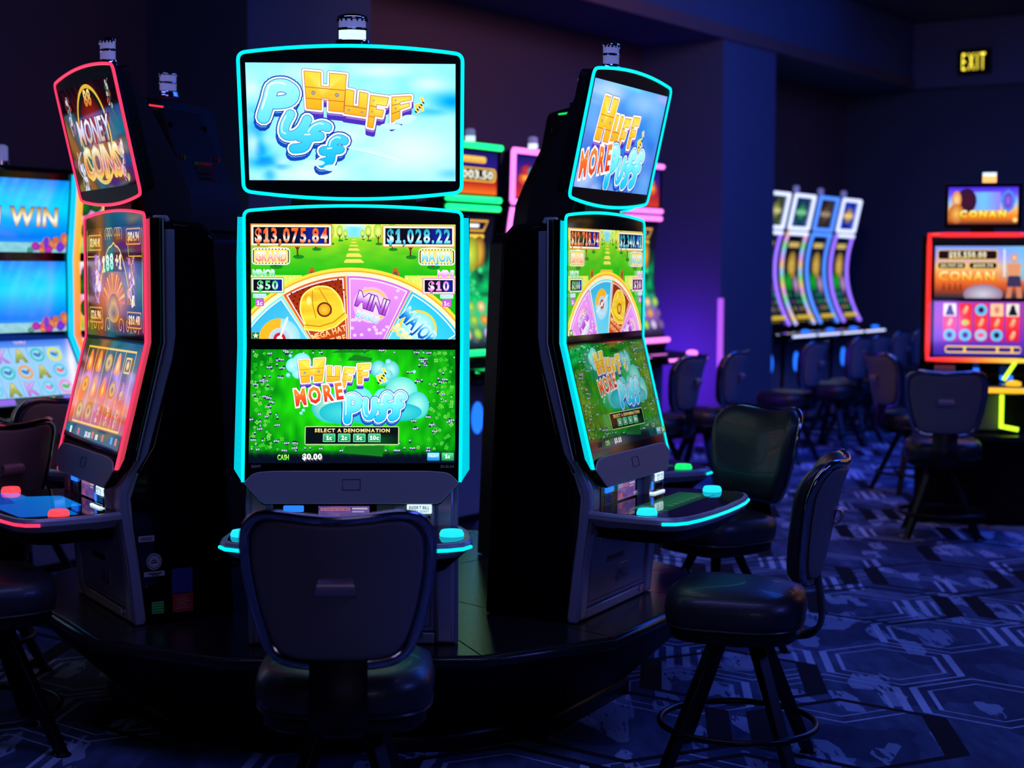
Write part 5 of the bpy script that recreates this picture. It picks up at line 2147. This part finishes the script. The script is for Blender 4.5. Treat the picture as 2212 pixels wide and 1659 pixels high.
def tall_machine(label, group, x, y, ang, bars, topart, midart, lampm, style, deckm, lower=True):
    kt, kb, lean = BOW[style]
    hw = .265 if style == 'row' else .31
    yc = lambda z: -kt * max(0, z - 1.75) ** 2 - max(0, 1.75 - z) ** 2 * kb
    ytop = yc(2.17)
    rt = thing('slot_machine', label, 'slot machine', (x, y, 0), R(ang), group)
    zs = [1.14 + (2.17 - 1.14) * k / 14 for k in range(15)]
    mb = MB()
    mb.prism([(yc(z) + .012, z) for z in zs] + [(.05, 2.2), (.35, 2.17), (.35, .0), (-.06, .0), (-.08, 1.0)], 'x', -hw - .015, hw + .015)
    part('cabinet_body', mb, 'black_satin', rt, bevel=.006)
    mb = MB()
    mb.loft([[(-hw, yc(z) + .006, z), (hw, yc(z) + .006, z), (hw, yc(z) + .014, z), (-hw, yc(z) + .014, z)] for z in zs])
    part('face_glass', mb, 'black_gloss', rt)
    midart.build('reel_screen', rt, lambda u, v, l: ((u - .5) * (2 * hw - .08), yc(1.2 + v * .9) - l * 12 - .002, 1.2 + v * .9), step=.00015)
    b0 = bars[0]
    mb = MB()
    mb.tube([(-hw + .01, ytop - .012, 2.15), (hw - .01, ytop - .012, 2.15)], .021, 10)
    part('upper_light_bar', mb, b0, rt)
    if style == 'row':
        sides = (-1, 1)
    else:
        sides = (-1,)
        mb = MB()
        mb.tube([(-.3, yc(1.16) - .02, 1.17), (.3, yc(1.16) - .02, 1.17)], .021, 10)
        part('lower_light_bar', mb, b0, rt)
    if b0 != 'green_bar':
        for s in sides:
            mb = MB()
            mb.tube([(s * (hw - .005), yc(z) - .012, z) for z in zs], .019, 10)
            if style == 'row' and len(bars) > 2:
                strip('side_light_bar', mb, rt, lambda x_, y_, z_: [(120, 220, 120), (235, 200, 110), (150, 190, 255), (225, 150, 240)][int(z_ * 34) % 4], 1.2)
            else:
                part('side_light_bar', mb, bars[-1], rt)
    # top box
    def TB(xx, s_, l=0):
        return (xx, ytop - s_ * lean - l, 2.20 + s_ - l * lean)
    mb = MB()
    mb.loft([[TB(-hw - .02, 0), TB(hw + .02, 0), TB(hw + .02, .38), TB(-hw - .02, .38)], [(-hw, .12, 2.2), (hw, .12, 2.2), (hw, .02, 2.56), (-hw, .02, 2.56)]])
    tb = part('top_box', mb, 'black_gloss', rt, bevel=.006)
    tw = hw - .03
    topart.build('top_screen', tb, lambda u, v, l: TB((u - .5) * 2 * tw, .045 + v * .29, l + .002), step=.00012)
    mb = MB()
    if b0 != 'green_bar':
        for s in sides:
            mb.tube([TB(s * hw, .01, .012), TB(s * hw, .37, .012)], .021, 10)
        for v in (.01, .37):
            mb.tube([TB(-hw, v, .012), TB(hw, v, .012)], .021, 10)
        part('top_light_frame', mb, b0, tb)
    else:
        for v in (.01, .37):
            mb = MB()
            mb.tube([TB(-hw, v, .012), TB(hw, v, .012)], .021, 10)
            part('top_light_bar', mb, b0, tb)
    simple_lamp(rt, 0, ytop + .02, 2.575, lampm)
    # deck
    mb = MB()
    mb.prism([(-.05, .98), (-.45, 1.0), (-.48, 1.02), (-.48, 1.045), (-.45, 1.06), (-.05, 1.09)], 'x', -.32, .32)
    de = part('button_deck', mb, 'black_gloss', rt, bevel=.008)
    mb = MB()
    mb.tube([(-.31, -.30, 1.055), (-.30, -.485, 1.035), (.30, -.485, 1.035), (.31, -.30, 1.055)], .012, 8)
    part('deck_light', mb, deckm, de)
    mb = MB()
    mb.lathe([(.045, 1.06), (.045, 1.085), (.02, 1.095)], 16, .22, -.40)
    part('play_button', mb, 'blue_led' if style == 'row' else deckm, de)
    if lower:
        mb = MB()
        mb.add([(.07 * math.cos(2 * PI * k / 20), -.092, .72 + .11 * math.sin(2 * PI * k / 20)) for k in range(20)] +
               [(.07 * math.cos(2 * PI * k / 20), -.07, .72 + .11 * math.sin(2 * PI * k / 20)) for k in range(20)],
               [(k, (k + 1) % 20, 20 + (k + 1) % 20, 20 + k) for k in range(20)] + [tuple(range(20)), tuple(range(20, 40))])
        part('door_light', mb, 'blue_led', rt)
    mb = MB()
    mb.prism([(-.088, .06), (-.088, .94), (-.075, .95), (-.06, .05)], 'x', -.29, .29)
    part('lower_door', mb, 'grey_panel', rt, bevel=.004)
    return rt

# ------------------------------------------------------------------ triple flat screen machine
def triple_machine(label, group, x, y, ang, arts, lamp='clear_lens_glow'):
    rt = thing('slot_machine', label, 'slot machine', (x, y, 0), R(ang), group)
    prof = [(-.05, 2.26), (0, 1.79), (0, 1.345), (-.20, .97)]
    def P(xx, i, v, l=0):
        """i: screen 0 top 1 middle 2 low; v 0 bottom..1 top"""
        (y1, z1), (y0, z0) = prof[i], prof[i + 1]
        d = Vector((0, y1 - y0, z1 - z0))
        nrm = Vector((0, -d.z, d.y)).normalized()
        q = Vector((xx, y0, z0)) + d * v + nrm * l
        return tuple(q)
    mb = MB()
    mb.prism([(p[0] + .012, p[1]) for p in prof] + [(-.07, .90), (-.05, .0), (.42, .0), (.42, 2.15), (.10, 2.30)], 'x', -.385, .385)
    part('cabinet_body', mb, 'black_satin', rt, bevel=.006)
    mb = MB()
    mb.loft([[(-.375, p[0], p[1]), (.375, p[0], p[1]), (.375, p[0] + .014, p[1]), (-.375, p[0] + .014, p[1])] for p in prof])
    part('face_glass', mb, 'black_gloss', rt)
    for i, a in enumerate(arts):
        lo, hi = (.06, .92) if i == 0 else ((.06, .95) if i == 1 else (.04, .95))
        a.build(('top_screen', 'upper_screen', 'lower_screen')[i], rt, lambda u, v, l, i=i, lo=lo, hi=hi: P((u - .5) * .70, i, lo + (hi - lo) * v, l + .002), step=.0001)
    ang_ = [P(0, 0, 1)] + [P(0, 0, 0), P(0, 1, 0), P(0, 2, 0)]
    for s in (-1, 1):
        mb = MB()
        mb.tube([(s * .376, p[1] - .012, p[2]) for p in ang_], .017, 8)
        if s > 0:
            strip('side_light_bar', mb, rt, lambda x_, y_, z_: (0, 205, 245), 1.1)
        else:
            strip('side_light_bar', mb, rt, lambda x_, y_, z_: ramp([(255, 190, 50), (255, 60, 50), (255, 190, 50), (255, 170, 40), (255, 60, 70), (255, 200, 60)], (z_ - .95) / 1.35), 1.3)
        mb = MB()
        mb.tube([(s * .376, p[1] + .02, p[2]) for p in ang_], .012, 8)
        part('side_bead', mb, 'chrome', rt)
    simple_lamp(rt, 0, .1, 2.30, lamp)
    mb = MB()
    mb.prism([(-.08, .86), (-.50, .86), (-.53, .88), (-.53, .91), (-.2, .955), (-.08, .955)], 'x', -.37, .37)
    de = part('button_deck', mb, 'black_gloss', rt, bevel=.008)
    mb = MB()
    mb.lathe([(.045, .905), (.045, .93), (.02, .94)], 16, .25, -.42)
    part('play_button', mb, 'cyan_button', de)
    mb = MB()
    mb.prism([(-.075, .06), (-.085, .82), (-.06, .83), (-.05, .05)], 'x', -.33, .33)
    part('lower_door', mb, 'grey_panel', rt, bevel=.004)
    return rt

# ------------------------------------------------------------------ two-screen machine on a tall block, ringed in red to yellow light
def folded_machine(label, x, y, ang):
    rt = thing('slot_machine', label, 'slot machine', (x, y, 0), R(ang))
    W2, H2 = .62, .36
    def P(xx, s, l=0):
        t = R(13)
        if s >= 0:
            return (xx, -l, 1.535 + s)
        return (xx, s * math.sin(t) - l * math.cos(t), 1.535 + s * math.cos(t) + l * math.sin(t))
    mb = MB()
    mb.prism([(.01, 1.98), (.01, 1.535), (-.075, 1.12), (.06, 1.02), (.10, .62), (.40, .62), (.40, 1.98)], 'x', -.40, .36)
    part('cabinet_body', mb, 'black_satin', rt, bevel=.006)
    mb = MB()
    f = [P(-.345, .445), P(.345, .445), P(.345, 0), P(.345, -.43), P(-.345, -.43), P(-.345, 0)]
    mb.add(f, [(0, 1, 2, 5), (5, 2, 3, 4)])
    part('face_glass', mb, 'black_gloss', rt, smooth=10)
    art_barbarian_mid().build('upper_screen', rt, lambda u, v, l: P((u - .5) * W2, .012 + v * H2, l + .001), step=.0001)
    art_barbarian_reels().build('lower_screen', rt, lambda u, v, l: P((u - .5) * W2, -.012 - (1 - v) * (H2 + .02), l + .001), step=.0001)
    mb = MB()
    pth = []
    for a, b_ in ((( .35, .45), (-.35, .45)), ((-.35, .45), (-.35, 0)), ((-.35, 0), (-.35, -.425)), ((-.35, -.425), (.35, -.425)), ((.35, -.425), (.35, 0)), ((.35, 0), (.35, .45))):
        for k in range(6):
            pth.append(P(a[0] + (b_[0] - a[0]) * k / 6, a[1] + (b_[1] - a[1]) * k / 6, .012))
    mb.tube(pth, .017, 8, closed=True)
    strip('light_frame', mb, rt, lambda x_, y_, z_: ramp([(255, 44, 40), (255, 60, 36), (255, 130, 40), (255, 200, 60), (255, 225, 70)], max(0, (x_ + .35) / .7) * min(1, max(0, (1.9 - z_) / .55))), 1.2)
    mb = MB()
    mb.prism([(-.040, 2.03), (.02, 2.03), (.0, 2.34), (-.060, 2.34)], 'x', -.255, .255)
    tb = part('top_box', mb, 'black_satin', rt, bevel=.008)
    art_barbarian_top().build('top_screen', tb, lambda u, v, l: ((u - .5) * .46, -.0416 - l - v * .0165 - .002, 2.055 + v * .255), step=.0001)
    mb = MB()
    mb.prism([(.02, 1.97), (.12, 1.97), (.10, 2.10), (.0, 2.10)], 'x', -.08, .08)
    part('display_neck', mb, 'black_satin', rt)
    mb = MB()
    mb.box(-.005, .085, -.055, .015, 2.342, 2.385)
    t = part('lamp_tower', mb, 'lamp_orange', rt, label='orange and white signal lamp')
    mb = MB()
    mb.box(-.005, .085, -.055, .015, 2.386, 2.41)
    part('upper_lens', mb, 'lamp_white', t)
    # console, deck and zigzag light
    mb = MB()
    mb.prism([(-.06, 1.10), (.02, .98), (.10, .98), (.10, 1.10)], 'x', -.33, .33)
    cn = part('console', mb, 'black_gloss', rt)
    for nm, x0, z0 in (('status_lamp', -.04, 1.035), ('bill_lamp', .14, .985)):
        mb = MB()
        mb.box(x0, x0 + (.04 if nm == 'status_lamp' else .085), -.07, .0, z0, z0 + .03)
        part(nm, mb, 'blue_led', cn, bevel=.004)
    mb = MB()
    mb.prism([(-.07, 1.08), (-.05, .95), (.03, .95), (.05, 1.08)], 'x', -.30, -.16)
    part('side_wing', mb, 'silver', rt, bevel=.006)
    mb = MB()
    mb.prism([(.10, .90), (-.30, .90), (-.33, .92), (-.33, .945), (-.30, .96), (.10, .97)], 'x', -.34, .34)
    de = part('button_deck', mb, 'black_gloss', rt, bevel=.008)
    mb = MB()
    mb.tube([(-.33, -.10, .945), (-.32, -.335, .932), (.32, -.335, .932), (.335, -.10, .945)], .018, 8)
    part('deck_light', mb, 'amber_led', de)
    mb = MB()
    mb.lathe([(.05, .958), (.05, .985), (.02, .995)], 16, .22, -.24)
    part('play_button', mb, 'amber_led', de)
    for s in (1,):
        mb = MB()
        mb.tube([(s * .235, -.10, 1.11), (s * .16, -.12, .99)], .014, 8)
        mb.tube([(s * .155, -.06, .90), (s * .155, -.06, .665), (s * .27, -.06, .645)], .015, 8)
        part('zigzag_light', mb, 'lime_led', rt)
    mb = MB()
    mb.box(-.32, .14, .02, .10, .63, .90)
    part('lower_door', mb, 'grey_panel', rt, bevel=.006)
    return rt

# ------------------------------------------------------------------ place the ring of machines
sky = art_sky_big()
wheelC = art_wheel('$13,075.84', '$1,028.22', '$50', '$10', 1060, 1703, 1073, [-1.09, -.553, -.038, .480, 1.0], ['blue', 'red', 'pink', 'sky'])
wheelR = art_wheel('$12,718.94', '$2,340.41', '$100', '$20', 1060, 1560, 905, [-1.05, -.447, .15, .703, 1.26], ['pink', 'blue', 'red', 'pink'], gain=.95)
G1 = 'slot machines ringed on the black platform'
slot_cabinet('cyan-edged slot machine facing the viewer, pale cloudy sky on its top display', 'C', 'cyan_led', 'cyan_side',
             (sky, wheelC, art_meadow(1.2)), 'cyan_button', 'green_led', G1, lit=True)
slot_cabinet('cyan-edged slot machine turned aside, whole game title on a blue top display', 'R', 'cyan_led', 'cyan_side',
             (art_sky_title(), wheelR, art_meadow(.62, .3)), 'cyan_button', 'green_led', G1)
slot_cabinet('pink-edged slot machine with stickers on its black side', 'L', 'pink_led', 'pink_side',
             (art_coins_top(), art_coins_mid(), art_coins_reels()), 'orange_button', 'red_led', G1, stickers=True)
gd = art_garden(2)
slot_cabinet('slot machine with a green deck button, mostly hidden behind the turned cyan-edged one', 'RR', 'cyan_led', 'cyan_side',
             (art_sky_title(), wheelR, art_meadow(.7, .2)), 'green_led', 'green_led', G1)
slot_cabinet('slot machine seen from behind, red glow on its rear, behind the pink-edged one', 'RL', 'pink_led', 'pink_side',
             (art_coins_top(), art_coins_mid(), art_coins_reels()), 'orange_button', 'red_led', G1)

# ------------------------------------------------------------------ far rows along the left wall
def along(x, y, k, pitch):
    return x + U.x * pitch * k, y + U.y * pitch * k
W_ANG = 56.0
idol = art_idol_tall(((20, 200, 110), (10, 150, 90), (150, 90, 200)))
logo = art_logo_top()
G2 = 'tall light-barred machines by the brown wall'
tall_machine('tall slot machine with green light bars and a white jackpot number on its top box', G2, *along(-.31, 11.0, 0, .775), W_ANG, ('green_bar',), art_jackpot_top('5,003.50'), art_idol_tall(((20, 210, 110), (10, 200, 100), (60, 190, 130))), 'lamp_white', 'bank', 'green_bar')
tall_machine('tall slot machine with pink light bars, just beyond the green-barred one', G2, *along(-.31, 11.0, 1, .775), W_ANG, ('pink_bar',), logo, idol, 'lamp_white', 'bank', 'pink_bar')
k3 = tall_machine('tall pink-barred slot machine behind the turned cyan-edged one, nearest the violet glow', G2, *along(-.31, 11.0, 3, .775), W_ANG, ('pink_bar',), logo, idol, 'lamp_white', 'bank', 'pink_bar')
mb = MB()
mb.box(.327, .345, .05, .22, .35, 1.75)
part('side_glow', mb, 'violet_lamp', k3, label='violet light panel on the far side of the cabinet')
G3 = 'narrow bowed machines in the far wall row'
TOPC = [((20, 30, 40), (90, 110, 60), (190, 190, 90)), ((16, 24, 70), (30, 90, 120), (70, 190, 110)), ((30, 26, 24), (70, 56, 50), (130, 100, 70)), ((16, 30, 140), (30, 70, 220), (250, 200, 70))]
BARS = [('white_bar', 'violet_bar'), ('white_bar', 'violet_bar', 'x'), ('blue_bar', 'blue_bar'), ('white_bar', 'violet_bar')]
M['blue_bar'] = glow('pale_blue_bar_led', (80, 140, 255), 1.3)
LB = ['narrow bowed slot machine cut off by the bare pillar', 'narrow bowed slot machine with white top frame and speckled side lights',
      'narrow bowed slot machine with blue-framed top screen', 'narrow bowed slot machine with lilac light frame, right end of the far wall row']
HUE = [(40, 90, 60), (20, 60, 30), (16, 80, 90), (20, 90, 120)]
for k in range(4):
    tall_machine(LB[k], G3, *along(3.12, 18.1, k - 1, .68), W_ANG + 1, BARS[k], art_row_top(TOPC[k], k * 3), art_reels_tall(HUE[k], k), 'clear_lens_glow', 'row', 'white_bar')

# ------------------------------------------------------------------ left bank under water, and its neighbours
G4 = 'three-screen machines at the left'
reefs = (art_reef('N WIN'), art_reef(), art_reef_reels())
gardens = (gd, art_garden(5), art_garden(9))
triple_machine('three-screen slot machine with underwater pictures and a WIN title, cyan edge strip', G4, -2.75, 8.91, W_ANG, reefs)
triple_machine('three-screen slot machine with pine tree pictures, just right of the underwater one', G4, *along(-2.75, 8.91, 1, .80), W_ANG, gardens)
triple_machine('three-screen slot machine with garden pictures, next left of the underwater one', G4, *along(-2.75, 8.91, -1, .80), W_ANG, gardens)
triple_machine('three-screen slot machine with underwater pictures, furthest left along the wall', G4, *along(-2.75, 8.91, -2, .80), W_ANG, reefs)

# ------------------------------------------------------------------ right side: folded-screen machine on its block
cx_, cy_ = 3.245, 11.15
folded_machine('slot machine in a red to yellow light frame with golden lettering', cx_, cy_, -14)
bl = thing('machine_platform', 'tall black block under the red and yellow framed machine', 'platform', (cx_, cy_, 0), R(-14))
mb = MB()
mb.box(-.42, 1.9, -.22, .75, .0, .575)
part('kick_panel', mb, 'black_satin', bl, bevel=.006)
mb = MB()
mb.box(-.44, 1.92, -.25, .77, .576, .612)
part('deck_top', mb, 'platform', bl, bevel=.006)
rd_ = ((240, 80, 40), (120, 170, 40), (190, 60, 120))
M['red_bar'] = glow('red_bar_led', (255, 40, 60), 1.6)
G5 = 'tall machines at the right facing the ring'
for k in range(3):
    tall_machine(['tall violet-barred slot machine at the right, facing the ring of machines', 'tall green-barred slot machine at the right, facing the ring of machines', 'tall red-barred slot machine at the right, facing the ring of machines'][k],
                 G5, 4.75 - .50 * k, 8.5 + .52 * k, -48, (('violet_bar', 'green_bar', 'red_bar')[k],), logo, art_idol_tall(rd_), 'lamp_white', 'bank', ('violet_bar', 'green_bar', 'red_led')[k], lower=False)

# ------------------------------------------------------------------ stools
stool(-.465, 4.47, 1.5, 'large foreground stool with its back to the viewer')
stool(.795, 5.53, 74, 'dark padded stool on the blue carpet seen side on, its whole foot ring in view')
stool(.93, 7.24, 128, 'dark padded stool facing the viewer, tucked behind the side-on stool')
stool(-1.90, 5.68, -59, 'dark stool cut off by the left edge, in front of the pink-edged machine')
stool(-2.32, 6.78, 52, 'dark stool back beside the pink-edged machine')
stool(-2.47, 8.06, 56, 'small dark stool back overlapping the underwater machine')
stool(1.50, 12.75, 66, 'dark stool with its rear handle showing, in front of the bare pillar and violet glow')
stool(1.10, 12.15, 60, 'dark stool just behind the turned cyan-edged machine, by the violet glow')
stool(2.83, 10.5, -12, 'dark stool with its back to the viewer before the red-and-yellow-framed machine')
stool(3.15, 12.6, -75, 'shiny dark stool seen side on, just left of the red and yellow framed machine')
for k, (px, d, lb) in enumerate(((1802, 15.7, 'dark stool before the far wall row, leftmost whole one left of the shiny stool'), (1845, 16.2, 'dark stool before the far wall row, next right of the leftmost whole one'),
                                 (1896, 17.4, 'small dark stool back above the shiny side-on stool'), (1940, 18.0, 'smallest dark stool back, just right of the one above the shiny stool'),
                                 (1700, 14.6, 'dark stool before the far wall row, closest to the bare pillar'))):
    stool((px - 1106) / 3470 * d, d, 57, lb, 'stools along the far wall row')
